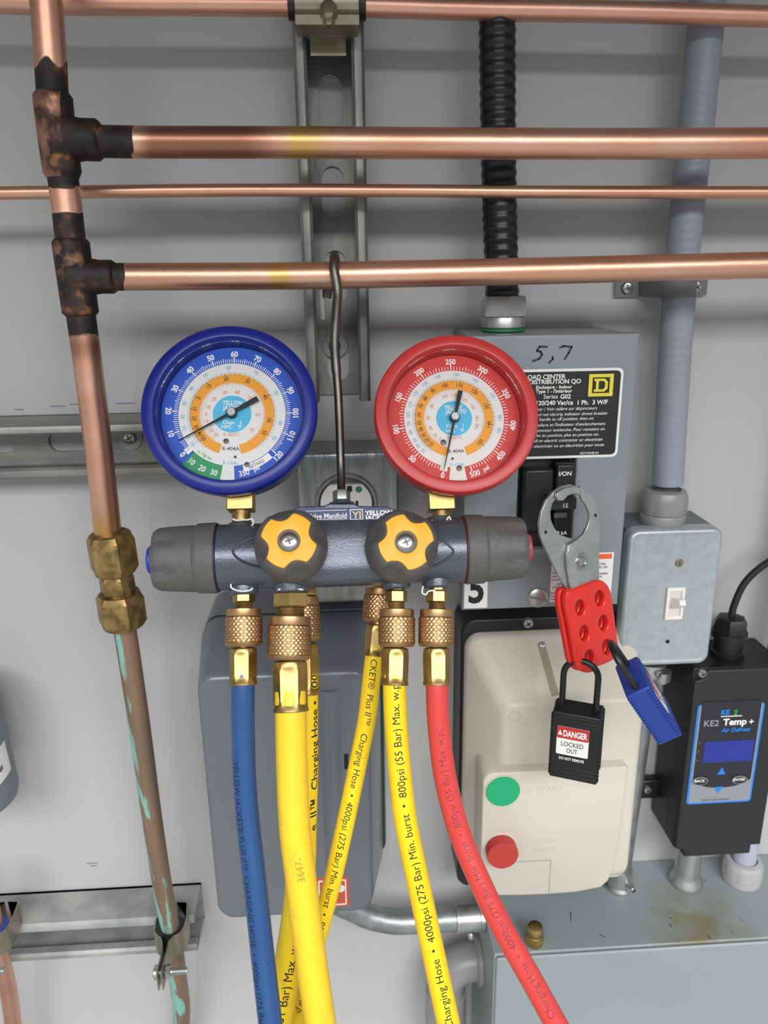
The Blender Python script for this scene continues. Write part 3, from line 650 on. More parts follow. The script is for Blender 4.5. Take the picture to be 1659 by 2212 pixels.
# cable gland and cord
P = W(1570, 1412, -.032); P = V((P.x, -.032, z1-.0002)); 
MB().lathe(P, ZA, [(.013, 0), (.0135, .001), (.0135, .004), (.0118, .005), (.0118, .016), (.0142, .017), (.0142, .022)], 32).build('gland', BLACK, t)
MB().lathe(P+ZA*.022, ZA, [(.0145, 0), (.0145, .006), (.011, .0125), (.005, .014)], 6).build('gland_nut', BLACK, t)
cp = [P+ZA*.034, P+V((.001, 0, .046)), P+V((.008, .0, .066)), P+V((.022, -.004, .084)), P+V((.042, -.014, .103)), P+V((.09, -.018, .135)), P+V((.2, -.014, .19)), P+V((.34, .0, .25))]
o = MB().tube(spline(cp, 10), .0029, 16).build('power_cord', mat('cord_black', '#1b1c20', .45), None); tag(o, 'thin black cord curving up from the controller gland to the right edge', 'cord')

# ---------------------------------------------------------------- wireway trough at the bottom
ztr = W(1390, 1858, 0).z; Ytr = HZ(1300, 2047, ztr).y
xt0 = HZ(1068, 2062, ztr).x
t = thing('wire_trough', 'grey metal wiring trough across the lower right corner', 'wiring trough', V((xt0+.2, 0, ztr-.3)))
GTS = MATS['trough_paint']
m = bpy.data.materials.new('trough_top'); m.use_nodes = True; nt = m.node_tree; bs = nt.nodes['Principled BSDF']; bs.inputs['Roughness'].default_value = .4
g = nn(nt, 'ShaderNodeNewGeometry'); vd = nn(nt, 'ShaderNodeVectorMath', operation='DISTANCE'); nt.links.new(g.outputs['Position'], vd.inputs[0]); vd.inputs[1].default_value = HZ(1515, 2000, ztr)
no = nn(nt, 'ShaderNodeTexNoise'); no.inputs['Scale'].default_value = 45; no.inputs['Detail'].default_value = 7; nt.links.new(g.outputs['Position'], no.inputs['Vector'])
mr = nn(nt, 'ShaderNodeMapRange'); nt.links.new(vd.outputs['Value'], mr.inputs[0]); mr.inputs[1].default_value = .075; mr.inputs[2].default_value = .01; mr.inputs[4].default_value = 1.3
mu = nn(nt, 'ShaderNodeMath', operation='MULTIPLY'); nt.links.new(no.outputs[0], mu.inputs[0]); nt.links.new(mr.outputs[0], mu.inputs[1])
r_ = nn(nt, 'ShaderNodeValToRGB'); r_.color_ramp.elements[0].position = .2; r_.color_ramp.elements[0].color = lin('#8d9799'); r_.color_ramp.elements[1].position = .75; r_.color_ramp.elements[1].color = lin('#7d7a5e')
nt.links.new(mu.outputs[0], r_.inputs[0]); nt.links.new(r_.outputs[0], bs.inputs['Base Color'])
MB().box((xt0, Ytr, ztr-.3), (.75, -.001, ztr)).build('trough_body', m, t, bevel=.001)
MB().box((xt0+.0015, Ytr-.0035, ztr-.3), (.75, Ytr-.0002, ztr-.0016)).build('trough_cover', GTS, t, bevel=.0018)
def onz(px, py): return HZ(px, py, ztr+.0002)
mb = MB()
for px, py, dx, dy in ((1233, 1970, 0, 20), (1447, 1982, 4, 4), (1446, 1996, 5, 8), (1600, 1986, 4, 3), (1530, 2020, 6, 10), (1580, 2012, 4, 3), (1640, 1905, 8, 5), (1522, 1901, 3, 3), (1295, 2018, 14, 8)):
    A, B = onz(px, py), onz(px+dx, py+dy); d = (B-A).normalized(); n_ = V((-d.y, d.x, 0))*.0006; mb.flat([A-n_, B-n_*.4, B+n_*.4, A+n_])
mb.build('scratches', mat('scratch_dark', '#3f4648', .6), t)

# brass cap standing on it
P = HZ(1154, 2037, ztr); t = thing('brass_cap', 'small brass cap standing on top of the wiring trough', 'cap', P+ZA*.0003)
r = 19*mpp(P)
mb = MB(); mb.knurl(P+ZA*.0003, ZA, r, r*1.15, 26, 1, .0005, 4); mb.build('knurled_skirt', BRASS, t)
MB().lathe(P+ZA*(.0003+r*1.15), ZA, [(r*.9, 0), (r*.84, r*.12), (r*.9, r*.2), (r*.93, r*.9), (r*.8, r*1.25), (r*.5, r*1.4), (r*.2, r*1.42)], 28).build('cap_top', BRASS, t)

# connectors on the trough
P = HZ(1477, 1898, ztr); P = V((P.x, -.030, ztr)); t = thing('conduit_connector', 'short bright zinc hub between the black controller and the trough', 'connector', P)
hgt = bounds(1480, 1446, 1672, 1846, YC)[1] - ztr
MB().lathe(P+ZA*.0003, ZA, [(.0135, 0), (.0155, .0015), (.0152, .004), (.0125, .008), (.0112, .014), (.0105, hgt-.001)], 32).build('hub', ZINC, t)
Pp = HZ(1606, 1905, ztr); Pp = V((Pp.x, -.030, ztr)); t = thing('conduit_connector', 'pale grey plastic connector on the trough at the right edge', 'connector', Pp)
MB().lathe(Pp+ZA*.0003, ZA, [(.0172, 0), (.0176, .001), (.0176, .006), (.0168, .0065)], 32).build('hub', PVCL, t)
MB().lathe(Pp+ZA*.007, ZA, [(.0170, 0), (.0178, .001), (.0178, .009), (.0172, .0125), (.0155, .0155), (.0118, .0165), (.0112, .013)], 64, mod=lambda th, r, h: 1-.035*(max(0, cos(8*th))**2 if h < .012 else 0)).build('compression_nut', PVCL, t)
o = MB().tube(spline([Pp+ZA*.014, Pp+ZA*.1+XA*.001, Pp+ZA*.2+V((.004, 0, 0)), Pp+ZA*.4+V((.008, .004, 0)), Pp+ZA*.75+V((.012, .004, 0))], 10), .0105, 28).build('grey_conduit', LILACL, None); tag(o, 'pale lilac conduit rising along the right edge beside the controller', 'conduit')
# EMT drop beside the starter
Pb = HZ(1342, 1925, ztr); Pb = V((Pb.x, -.030, ztr)); Pt = V((W(1400, 1462, -.030).x, -.030, bounds(1350, 1146, 1545, 1436, -.055)[1]-.009))
t = thing('metal_conduit', 'upright galvanised conduit between the switch box and trough', 'conduit', Pb)
MB().cyl(Pb+ZA*.012, Pt, .0092, 28).build('tube', GALV, t)
d = (Pt-Pb).normalized()
MB().lathe(Pb+ZA*.0003, d, [(.0138, 0), (.0138, .002), (.0115, .004), (.0112, .016), (.0108, .0195), (.0095, .0195)], 28).build('set_screw_connector', ZINC, t)
screw(t, Pb+d*.010+V((.004, -.0105, 0)), V((.35, -1, 0)), .003, .008, ZINC)
MB().lathe(Pt-d*.012, d, [(.0095, 0), (.0112, 0), (.0112, .009), (.0135, .010), (.0135, .0122)], 28).build('coupling', ZINC, t)
screw(t, Pt-d*.006+V((.003, -.0108, 0)), V((.3, -1, 0)), .003, .003, ZINC)

# ---------------------------------------------------------------- motor starter
t = thing('motor_starter', 'beige motor starter with green and red push buttons', 'motor starter', W(1170, 1900, 0))
def px2(x, y): return (960+x/3.352, 1300+y/3.352)
x0, z0, x1, z1 = bounds(988, 1322, 1345, 1925, -.030)
MB().loft([rr3(x0, z0+.02, x1, z1, .012, y, 6) for y in (-.001, -.040)]).build('base', BLACK, t, bevel=.0015, label='black base')
bx0, bz0, bx1, bz1 = bounds(1000, 1366, 1352, 1925, -.045)
fx0, fz0, fx1, fz1 = bounds(1084, 1518, 1338, 1925, -.082)
gx0, gz0, gx1, gz1 = bounds(1040, 1664, 1345, 1928, -.092)
rings = [rr3(bx0, gz0+.004, bx1, bz1, .013, -.0402, 7), rr3(bx0, gz0+.003, bx1, bz1-.0003, .0135, -.0465, 7), rr3(bx0+.002, gz0+.003, bx1-.001, bz1-.0025, .014, -.0495, 7), rr3(fx0-.004, gz0+.003, bx1-.004, fz1+.002, .012, -.078, 7), rr3(fx0-.0015, gz0+.003, bx1-.0055, fz1, .010, -.0805, 7), rr3(fx0+.001, gz0+.003, bx1-.008, fz1-.003, .008, -.082, 7)]
MB().loft(rings).build('cover', BEIGE, t, 60)
# front button panel, bottom edge bowed
def pan(ins, y):
    a0, a1, b0, b1 = gx0+ins, gx1-ins, gz0+ins, gz1-ins; out = []
    for a in range(0, 91, 15): out.append(V((a0+.009-.009*cos(R(a)), y, b1-.009+.009*sin(R(a)))))
    out += [V((a1-.002, y, b1)), V((a1, y, b1-.002)), V((lerp(a0, a1, .985), y, lerp(b0, b1, .45))), V((lerp(a0, a1, .96), y, lerp(b0, b1, .18))), V((lerp(a0, a1, .93), y, lerp(b0, b1, .07))), V((lerp(a0, a1, .88), y, b0+.002))]
    for u in (.7, .5, .3, .15): out.append(V((lerp(a0, a1, u), y, b0-.003*(1-(2*u-1)**2)+.001)))
    out += [V((a0+.006, y, b0+.001)), V((a0+.001, y, b0+.004)), V((a0, y, b0+.01))]
    return out
MB().loft([pan(0, -.06), pan(0, -.0905), pan(.0006, -.0917), pan(.0016, -.0922)]).build('button_panel', BEIGE, t, 50)
P = W(1086, 1708, -.0922); k = mpp(P)
MB().lathe(P+YA*.0005, FRONT, [(40*k, 0), (39*k, .0012), (38*k, .0013)], 40).build('button_ring', BEIGE, t)
MB().lathe(P, FRONT, [(37*k, 0), (37*k, .0012), (36*k, .0017), (20*k, .0018)], 40).build('start_button', mat('button_green', '#16a46f', .45), t, label='green round button')
P = W(1081, 1830, -.0922)
MB().lathe(P+YA*.0005, FRONT, [(38*k, 0), (37*k, .0012), (36*k, .0013)], 40).build('button_ring', BEIGE, t)
MB().lathe(P, FRONT, [(34.5*k, 0), (34.5*k, .0092), (33.5*k, .0100), (20*k, .0102)], 40).build('stop_button', mat('button_red', '#b23833', .5), t, label='red protruding round button')
BE2 = mat('beige_relief', '#c2bcae', .5)
for a_ in (('START', 1188, 1705, 14), ('I', 1142, 1708, 14), ('STOP', 1178, 1817, 12), ('RESET', 1178, 1836, 12), ('O', 1134, 1828, 14)):
    mb = MB(); ltext(mb, *a_, -.0924, 'c'); mb.build('embossed_text', BE2, t)
A, B, Cc = W(1115, 1858, -.0924), W(1190, 1858, -.0924), W(1186, 1934, -.0924)
mb = MB(); mb.box((A.x, -.0925, B.z-.0002), (B.x, -.0918, B.z+.0002)); mb.box((B.x-.0002, -.0925, Cc.z+.002), (B.x+.0002, -.0918, B.z)); mb.build('panel_seam', mat('seam', '#8f8a7e', .6), t)
P = W(1112, 1548, -.0822); mb = MB(); mb.lathe(P, FRONT, [(.0047, 0), (.0047, .0003), (.004, .0003), (.004, 0)], 24, cap=False); mb.build('moulded_ring', BE2, t)
# screw groove on the sloping top: flat strip, its shade painted in darker beige
def slope(px, py):      # point on sloping top face
    A = V((0, -.0495, bz1-.0025)); B = V((0, -.078, fz1+.002)); N = (B-A).cross(XA).normalized(); return PL(px, py, A, N), N
P1, N = slope(1168, 1388); N = N if N.y < 0 else -N; P2, _ = slope(1200, 1503); d = (P2-P1); e = d.cross(N).normalized()*.0031
mb = MB(); mb.prism([P1-e+N*.0002, P2-e+N*.0002, P2+e+N*.0002, P1+e+N*.0002], -N*.004); mb.build('groove_shade_strip', mat('groove_shade_beige', '#8f887a', .6), t)
P1s, _ = slope(1171, 1393); screw(t, P1s+N*.0002, N, .0026, .0015, ZINC)
screw(t, V((W(1134, 1322, -.03).x, -.040, z1-.004)), FRONT, .0045, .004, ZINC)

# ---------------------------------------------------------------- grey disconnect
t = thing('disconnect_box', 'large glossy grey enclosure behind the hoses with small red sticker', 'enclosure', W(630, 1950, 0))
ux0, uz0, ux1, uz1 = bounds(470, 1318, 832, 1985, -.045)
x0b, z0b, x1b, z1b = bounds(440, 1458, 800, 1980, -.105)
MB().loft([rr3(ux0, z0b+.006, ux1, uz1, .012, y, 6) for y in (-.001, -.044, -.046)]).build('base', GREYD, t, 50)
mb = MB(); mb.loft([rr3(ux0+.001, z0b+.006, ux1-.001, uz1-.001, .011, y, 5) for y in (-.046, -.0475)]); mb.build('gasket', mat('gasket_dark', '#12352d', .5), t, label='dark green lid gasket')
rings = [rr3(ux0-.001, z0b, ux1-.003, uz1-.002, .014, -.0475, 7), rr3(ux0-.0015, z0b, ux1-.004, uz1-.003, .014, -.056, 7), rr3(x0b+.002, z0b+.0005, x1b+.001, z1b+.003, .014, -.1000, 7), rr3(x0b+.0025, z0b+.001, x1b, z1b+.0006, .013, -.1030, 7), rr3(x0b+.004, z0b+.002, x1b-.002, z1b-.0015, .012, -.1047, 7), rr3(x0b+.006, z0b+.004, x1b-.004, z1b-.004, .011, -.105, 7)]
MB().loft(rings).build('lid', GREYD, t, 60)
mb = MB(); xa, xb_ = W(694, 1700, -.105).x, W(742, 1700, -.105).x; zc0, zc1 = W(720, 1880, -.105).z, W(720, 1490, -.105).z
mb.loft([[V((lerp(xa, xb_, u)+sg*0, -.1045-.004*sin(pi*u), z)) for u in [i/12 for i in range(13)]]+[V((xb_, -.1035, z)), V((xa, -.1035, z))] for z, sg in ((zc0, 0), (zc1, 0))]); mb.build('raised_rib', GREYD, t, 50)
P = W(748, 1645, -.1052); MB().obox(P, XA, ZA, FRONT, .003, .013, .0006).build('lid_mark', INK, t)
hx0, hz0, hx1, hz1 = bounds(684, 1895, 754, 1959, -.105); RS = mat('sticker_red', '#c8543c', .5); w_ = hx1-hx0; h_ = hz1-hz0
MB().plate([(hx0, hz0), (hx1, hz0), (hx1, hz1), (hx0, hz1)], [], V((0, -.105, 0)), XA, ZA, .0002).build('sticker', RS, t, label='orange red square sticker')
mb = MB(); mb.plate(rrect(hx0+w_*.06, hz0+h_*.06, hx1-w_*.08, hz1-h_*.08, .001), [rrect(hx0+w_*.10, hz0+h_*.11, hx1-w_*.12, hz1-h_*.13, .0008)[::-1]], V((0, -.1053, 0)), XA, ZA, .0001)
mb.plate(circ(lerp(hx0, hx1, .74), lerp(hz0, hz1, .62), w_*.14), [], V((0, -.1053, 0)), XA, ZA, .0001); mb.build('sticker_print', WHITEP, t)

# EMT elbow into the trough and PVC elbow below
ye = -.05
pts = [W(700, 1935, ye), W(760, 1962, ye), W(800, 1980, ye), W(850, 1990, ye), (W(900, 1989, ye)), W(1000, 1985, ye)]
pts = [V((p.x, ye, p.z)) for p in pts]; pts[-1].z = pts[-2].z
t = thing('conduit_elbow', 'galvanised conduit bend running level from grey enclosure to trough', 'conduit', pts[3])
MB().tube(spline(pts, 10), .0108, 28).build('tube', GALV, t)
Pc = V((W(984, 1985, ye).x, ye, pts[-1].z)); L = xt0-Pc.x-.0005
MB().lathe(Pc, XA, [(.0112, 0), (.0128, .0003), (.0128, .003), (.0122, .0033), (.0122, L-.004), (.0132, L-.0035), (.0132, L)], 28).build('set_screw_connector', ZINC, t)
screw(t, Pc+V((L*.5, -.008, -.0095)), V((0, -.6, -.8)), .003, .005, ZINC)
Q = V((xt0-.0004, -.040, W(1020, 2075, -.04).z)); t = thing('pvc_elbow', 'grey plastic conduit elbow on left side of trough below the metal bend', 'elbow', Q)
MB().lathe(Q, -XA, [(.0225, 0), (.0225, .004), (.020, .005)], 32).build('flange', PVC, t)
arcp = [Q-XA*.004]+[Q+V((-.006-.026*sin(R(a)), 0, -.026*(1-cos(R(a))))) for a in range(0, 91, 15)]+[Q+V((-.032, 0, -.026-.02)), Q+V((-.032, 0, -.1))]
MB().tube(arcp, .0175, 28).build('bend', PVC, t)
MB().lathe(Q+V((-.032, 0, -.034)), -ZA, [(.0176, 0), (.0192, .001), (.0192, .02), (.0195, .024), (.0195, .05)], 28).build('socket', PVC, t)

# ---------------------------------------------------------------- grey cylinder at left edge
Bc = W(-86, 1640, -.055); k = mpp(Bc); r = 100*k
t = thing('grey_cylinder', 'grey cylinder with a white tag cut by the left edge', 'cylinder', Bc)
axc = V((.05, 0, -1)).normalized(); CY = mat('cylinder_grey', '#737b84', .45); hb = .040
MB().lathe(Bc, axc, [(r*.3, -.075), (r*.72, -.068), (r*.92, -.058), (r, -.046), (r, hb-.008), (r*.985, hb-.004), (r*.95, hb), (r*.2, hb+.001)], 48).build('shell', CY, t)
vs = []; fs = []; NA = 30; TGF = lambda a: V((sin(a), -cos(a), 0))
def tagp(a, v, lift=0): return Bc+axc*(-.006+.027*v-.012*sin(a-.6))+TGF(a)*(r*1.004+.0004+lift)
for i in range(NA+1):
    a = R(-60+150*i/NA); vs += [tagp(a, 0), tagp(a, 1)]
for i in range(NA): fs.append((2*i, 2*i+1, 2*i+3, 2*i+2))
MB().add(vs, fs).build('tag', WHITEP, t, label='white paper tag')
mb = MB()
for a0, v0, w_ in ((52, .3, 14), (50, .55, 16), (56, .75, 8), (66, .35, 6), (68, .6, 7)):
    p = [tagp(R(a0+w_*i/14), v0+.09*sin(i*2.3), .0003) for i in range(15)]
    for A, B in zip(p, p[1:]): d = (B-A).normalized(); n2 = d.cross((A-Bc).normalized())*.0004; mb.flat([A-n2, B-n2, B+n2, A+n2])
mb.build('tag_writing', mat('pencil', '#6a6866', .6), t)

# ---------------------------------------------------------------- manifold gauge set
TILT = R(27); MN = V((0, -cos(TILT), sin(TILT))); MU = V((0, sin(TILT), cos(TILT)))
MO = W(738, 1196, -.172)
def F(px, py, n=0.): return PL(px, py, MO+MN*n, MN)
def loc(P): q = P-MO; return q.x, q.dot(MU), q.dot(MN)
def Pm(x, u, n): return MO + XA*x + MU*u + MN*n
man = thing('manifold_gauge_set', 'four-valve manifold with blue and red gauges hanging from copper branch', 'gauge manifold', MO)
km = mpp(MO)
# body loft
RB = .0195
def sect(x, e, hn, hu, n=40):
    out = []
    for k in range(n):
        a = 2*pi*k/n; c, s_ = cos(a), sin(a); q = (abs(c)**e+abs(s_)**e)**(-1/e); out.append(Pm(x, s_*q*hu, c*q*hn))
    return out
xl, xr = loc(F(474, 1196))[0], loc(F(1004, 1196))[0]
sts = []
for px_, e, hn, hu in ((472, 2, .0195, .0195), (560, 2, .0195, .0195), (600, 2.2, .0195, .0195), (650, 3.2, .0185, .0195), (690, 4.5, .0175, .019), (800, 4.5, .0175, .019), (840, 3.2, .0185, .0195), (890, 2.2, .0195, .0195), (930, 2, .0195, .0195), (1006, 2, .0195, .0195)):
    sts.append(sect(loc(F(px_, 1196))[0], e, hn, hu))
MB().loft(sts).build('manifold_body', BODY, man, 50)
# decorative groove lines
for pts in ([(575, 1160), (545, 1163), (520, 1175), (505, 1191), (515, 1207), (540, 1220), (575, 1228)], [(915, 1160), (945, 1165), (965, 1178), (978, 1193), (966, 1207), (945, 1219), (915, 1228)]):
    P = []
    for p in spline([V((a, b, 0)) for a, b in pts], 6):
        x, u, _ = loc(F(p.x, p.y, .016)); P.append(Pm(x, u, math.sqrt(max(RB**2-u*u, 0))))
    MB().tube(P, .0007, 8).build('groove_line', mat('groove_dark', '#33383f', .4, .3), man)
# bosses
def boss(px, py, n, r, u0, u1, nm='port_boss'):
    x, u, _ = loc(F(px, py, n)); A = Pm(x, u0, n); B = Pm(x, u1, n); L = (B-A).length
    MB().lathe(A, B-A, [(r*1.1, 0), (r*1.05, L*.6), (r, L*.9), (r*.85, L)], 28).build(nm, BODY, man)
boss(522, 1130, -.004, .0085, .010, .0208); boss(950, 1130, -.004, .0085, .010, .0208)
boss(527, 1268, 0, .0085, -.012, -.0225); boss(944, 1268, 0, .0085, -.012, -.0225); boss(856, 1268, 0, .0085, -.012, -.0225); boss(628, 1268, 0, .0110, -.012, -.0225)
# crest and name plate
q = [F(x, y, .004) for x, y in ((606, 1126), (606, 1110), (648, 1094), (700, 1092), (712, 1087), (764, 1087), (776, 1092), (838, 1094), (878, 1110), (878, 1126))]
MB().prism([p-MN*.016 for p in q], MN*.016).build('name_plate_crest', BODY, man, 30, bevel=.001)
q = [F(x, y, .0044) for x, y in ((608, 1124), (608, 1112), (648, 1096.5), (838, 1096.5), (876, 1112), (876, 1124))]
MB().prism([p-MN*.0006 for p in q], MN*.0006).build('name_plate', NAVY, man, label='navy name plate')
mb = MB(); kk = mpp(F(738, 1110, .0048))
def mtext(s, px, py, h, al='l', bold=0, xs=1., n=.0048): mb.text(s, F(px, py, n), XA, MU, h*kk, al, bold, 0, xs)
mtext('4-Valve Manifold', 749, 1113, 11, 'r', .015, .92); mtext('YELLOW', 788, 1108, 9, 'l', .04, 1.15); mtext('JACKET', 788, 1118, 9, 'l', .04, 1.15)
for y in (1103, 1122): mb.obox(F(705, y, .0048), XA, MU, MN, 88*kk, 1.2*kk, .0001)
P = F(770, 1112, .0048); mb.plate([(-14*kk, -11*kk), (14*kk, -11*kk), (14*kk, 12*kk), (-14*kk, 12*kk)], [[(-12.3*kk, -9.3*kk), (-12.3*kk, 10.3*kk), (12.3*kk, 10.3*kk), (12.3*kk, -9.3*kk)]], P, XA, MU, .0001)
mb.build('name_plate_print', INKW, man)
mb = MB(); P = F(770, 1112, .0049); mb.text('YJ', P, XA, MU, 15*kk, 'c', .02, 0, 1.05); mb.build('name_plate_logo', mat('logo_cream', '#d8c8a0', .5), man)
# hook with nut
NP = F(738, 1076, -.004)
MB().lathe(F(738, 1088, -.004)-MU*.001, MU, [(.0085, 0), (.0075, .0015), (.0055, .0022)], 28).build('hook_seat', BODY, man)
MB().lathe(F(738, 1083, -.004), MU, [(.0046, 0), (.0054, .0008), (.0054, .0055), (.0048, .0066)], 6, ref=V((.5, -.86, 0))).build('hook_nut', ZINC, man)
pc2 = W(724, 594, YR)
hk = [F(738, 1080, -.004), W(736, 1000, -.138), W(731, 860, -.128), W(723, 745, -.1195), W(727, 670, -.1125), W(729, 630, -.1085)]
rk = .0083+.0031
hk += [V((pc2.x-.0005+.0002*i, YR-rk*cos(R(a)), pc2.z+rk*sin(R(a)))) for i, a in enumerate((15, 50, 85, 115, 140))]
hk += [V((pc2.x-.003, YR+rk, pc2.z)), V((pc2.x-.006, YR+rk+.001, pc2.z-.014))]
n0 = len(hk)
P = spline(hk, 8); rad = []
for p in P: rad.append(.0026 if depth(p) > 0 and proj(p)[1] > 800 else .0030)
MB().tube(P, rad, 18).build('hanging_hook', DKSTEEL, man, label='bent steel wire hook over the copper branch')
A = W(697, 632, YR+.013); B = W(697, 690, YR+.013); A.x = B.x = (A.x+B.x)/2
MB().cyl(A+ZA*.012, B, .0017, 8).build('hook_end', STEEL, man, label='bright end of hook')

# loose white thread tape at the ports
for pts in ([(502, 1121), (512, 1124), (522, 1122), (534, 1123), (545, 1121), (547, 1131), (543, 1135)], [(500, 1259), (499, 1268), (508, 1274), (525, 1277), (540, 1275), (546, 1270)], [(914, 1266), (912, 1280), (920, 1284), (926, 1277), (940, 1275)], [(932, 1125), (945, 1127), (962, 1126), (970, 1116), (976, 1128), (986, 1131)], [(600, 1274), (615, 1271), (640, 1272), (655, 1274)]):
    MB().tube(spline([F(x, y, .0095) for x, y in pts], 5), .0005, 6).build('thread_tape', WHITEP, man)
# valve handles on both ends
def side_handle(sg, pxa, pxb, capm, liner, lab):
    xa = loc(F(pxa, 1196))[0]; xb = loc(F(pxb, 1196))[0]; A = Pm(xa, 0, 0); ax = XA*sg; L = abs(xb-xa)
    prof = [(.0185, -.0005), (.0206, 0), (.0209, .001), (.0206, L*.30), (.0196, L*.33), (.0197, L*.42), (.0192, L*.75), (.0186, L*.92), (.0172, L*.985), (.0155, L)]
    def md(th, r, h):
        if h < L*.45: return 1
        w = min(1, (h-L*.45)/(L*.5)); return 1-.12*w*max(0, cos(6*th))**1.5
    full = []
    for i in range(len(prof)-1):
        for s_ in range(4): full.append((lerp(prof[i][0], prof[i+1][0], s_/4), lerp(prof[i][1], prof[i+1][1], s_/4)))
    full.append(prof[-1])
    o = MB().lathe(A, ax, full, 72, ref=MU, mod=md).build('side_handle', KNOB, man, 60, label=lab)
    b = MB()
    for k_ in range(6):
        th = pi*k_/3+0; e1, e2 = basis(ax, MU)
        for j in (-1, 0, 1):
            t0 = th+j*.13; p = []
            for i_ in range(5):
                h = L*(.60+.33*i_/4) if j == 0 else L*(.66+.27*i_/4); tt = th+j*.16*(i_+1)/5*1.3; rr_ = (.0192-.0008*i_/4)*(1-.12*min(1, (h-L*.45)/(L*.5))*max(0, cos(6*tt))**1.5)+.0001
                p.append(A+ax*h+(e1*cos(tt)+e2*sin(tt))*rr_)
            b.tube(p, .00045, 6)
    b.build('grip_ribs', KNOB, o)
    MB().lathe(A+ax*L*.99, ax, [(.0085, 0), (.0085, .0030), (.0075, .0042)], 28).build('end_cap', capm, o)
    MB().lathe(A-ax*.0012, ax, [(.0196, -.0002), (.0201, .0004), (.0201, .0022)], 40).build('liner', liner, o)
side_handle(-1, 471, 336, mat('cap_blue', '#2038b0', .4), mat('liner_blue', '#161b3a', .5), 'left end handle with blue cap')
side_handle(1, 1003, 1132, mat('cap_red', '#b8433c', .4), mat('liner_red', '#4a1a1c', .5), 'right end handle with red cap')

def front_knob(px, py, fx, fy, rot, lab):
    """px,py: silhouette centre, fx,fy: yellow face centre"""
    A = F(px, py, .018); x, u, _ = loc(A); Rk = 80*mpp(F(px, py, .03)); h0 = 0; H = .024
    P0 = Pm(x, u, .012); Pf = F(fx, fy, .012+.030); ax = (Pf-P0).normalized(); H = (Pf-P0).length
    prof = [(Rk*.80, .004), (Rk*.93, .005), (Rk*.99, .008), (Rk, .012), (Rk*.985, H*.6), (Rk*.93, H*.78), (Rk*.86, H*.90), (Rk*.78, H*.97), (Rk*.70, H), (Rk*.4, H)]
    full = []
    for i in range(len(prof)-1):
        for s_ in range(3): full.append((lerp(prof[i][0], prof[i+1][0], s_/3), lerp(prof[i][1], prof[i+1][1], s_/3)))
    full.append(prof[-1])
    def md(th, r, h):
        w = sm(H*.45, H*.95, h); q_ = max(0, cos(4*(th-rot))); return 1-.24*w*q_**.8 if r > Rk*.45 else 1
    o = MB().lathe(P0, ax, full, 96, ref=MU, mod=md).build('front_handle', KNOB, man, 70, label=lab)
    e1, e2 = basis(ax, MU)
    MB().lathe(P0-ax*.006, ax, [(Rk*.45, 0), (Rk*.45, .012)], 24).build('handle_stem', BODY, o)
    # yellow insert: four-lobed star
    pts = []
    for k_ in range(96):
        th = 2*pi*k_/96; q_ = max(0, cos(4*(th-rot)))**.6; r = Rk*(.74-.19*q_); pts.append((r*cos(th), r*sin(th)))
    MB().plate(pts, [circ(0, 0, Rk*.30, n=32)[::-1]], P0+ax*(H-.0004), e1, e2, .0012, .0004).build('handle_insert', YEL, o, label='yellow insert')
    MB().lathe(P0+ax*(H-.0015), ax, [(Rk*.30, 0), (Rk*.29, .0003)], 28).build('insert_recess', YEL, o)
    MB().lathe(P0+ax*(H-.0013), ax, [(Rk*.265, 0), (Rk*.265, .001), (Rk*.2, .002), (Rk*.1, .0023)], 28).build('screw', STEEL, o)
    b = MB(); c_ = R(20); a_ = e1*cos(c_)+e2*sin(c_); b_ = ax.cross(a_)
    for p_, q_ in ((a_, b_), (b_, a_)): b.obox(P0+ax*(H+.0009), p_, q_, ax, Rk*.22, Rk*.06, .0004)
    b.build('screw_recess', DKSTEEL, o)
    # ribs in scallops
    b = MB()
    for k_ in range(4):
        for j in (-2, -1, 0, 1, 2):
            th = rot+pi*k_/2+j*.10; p = []
            for f_ in (.55, .66, .77, .88):
                h = H*f_; base = Rk*(1-.03*sm(.5, .9, f_)*2 if f_ < .78 else .93-.5*(f_-.78)); w = sm(H*.45, H*.95, h)
                # interpolate profile radius
                for i in range(len(prof)-1):
                    if prof[i][1] <= h <= prof[i+1][1]: base = lerp(prof[i][0], prof[i+1][0], (h-prof[i][1])/max(1e-9, prof[i+1][1]-prof[i][1])); break
                t2 = th*1; q_ = max(0, cos(4*(t2-rot))); p.append(P0+ax*h+(e1*cos(t2)+e2*sin(t2))*(base*(1-.24*w*q_**.8)+.0001))
            b.tube(p, .00035, 6)
    b.build('grip_ribs', KNOB, o)
front_knob(631, 1186, 624, 1168, R(14), 'left front handle with yellow insert')
front_knob(862, 1186, 877, 1171, R(-22), 'right front handle with yellow insert')

# ---------------------------------------------------------------- gauges
GLASS = bpy.data.materials.new('gauge_glass'); GLASS.use_nodes = True; nt = GLASS.node_tree
for n_ in list(nt.nodes):
    if n_.type == 'BSDF_PRINCIPLED': nt.nodes.remove(n_)
tr = nn(nt, 'ShaderNodeBsdfTransparent'); gl = nn(nt, 'ShaderNodeBsdfGlossy'); gl.inputs['Roughness'].default_value = .02; mx = nn(nt, 'ShaderNodeMixShader'); lw = nn(nt, 'ShaderNodeFresnel'); lw.inputs[0].default_value = 1.35
nt.links.new(lw.outputs[0], mx.inputs[0]); nt.links.new(tr.outputs[0], mx.inputs[1]); nt.links.new(gl.outputs[0], mx.inputs[2]); nt.links.new(mx.outputs[0], nt.nodes['Material Output'].inputs[0])
DW = mat('dial_white', '#dedcd9', .5); ORG = mat('dial_orange', '#e89a1c', .5); CYN = mat('dial_cyan', '#45b4dc', .5); CYT = mat('dial_cyan_ink', '#6fb0c8', .5); SAL = mat('dial_salmon_ink', '#d68a6e', .5)
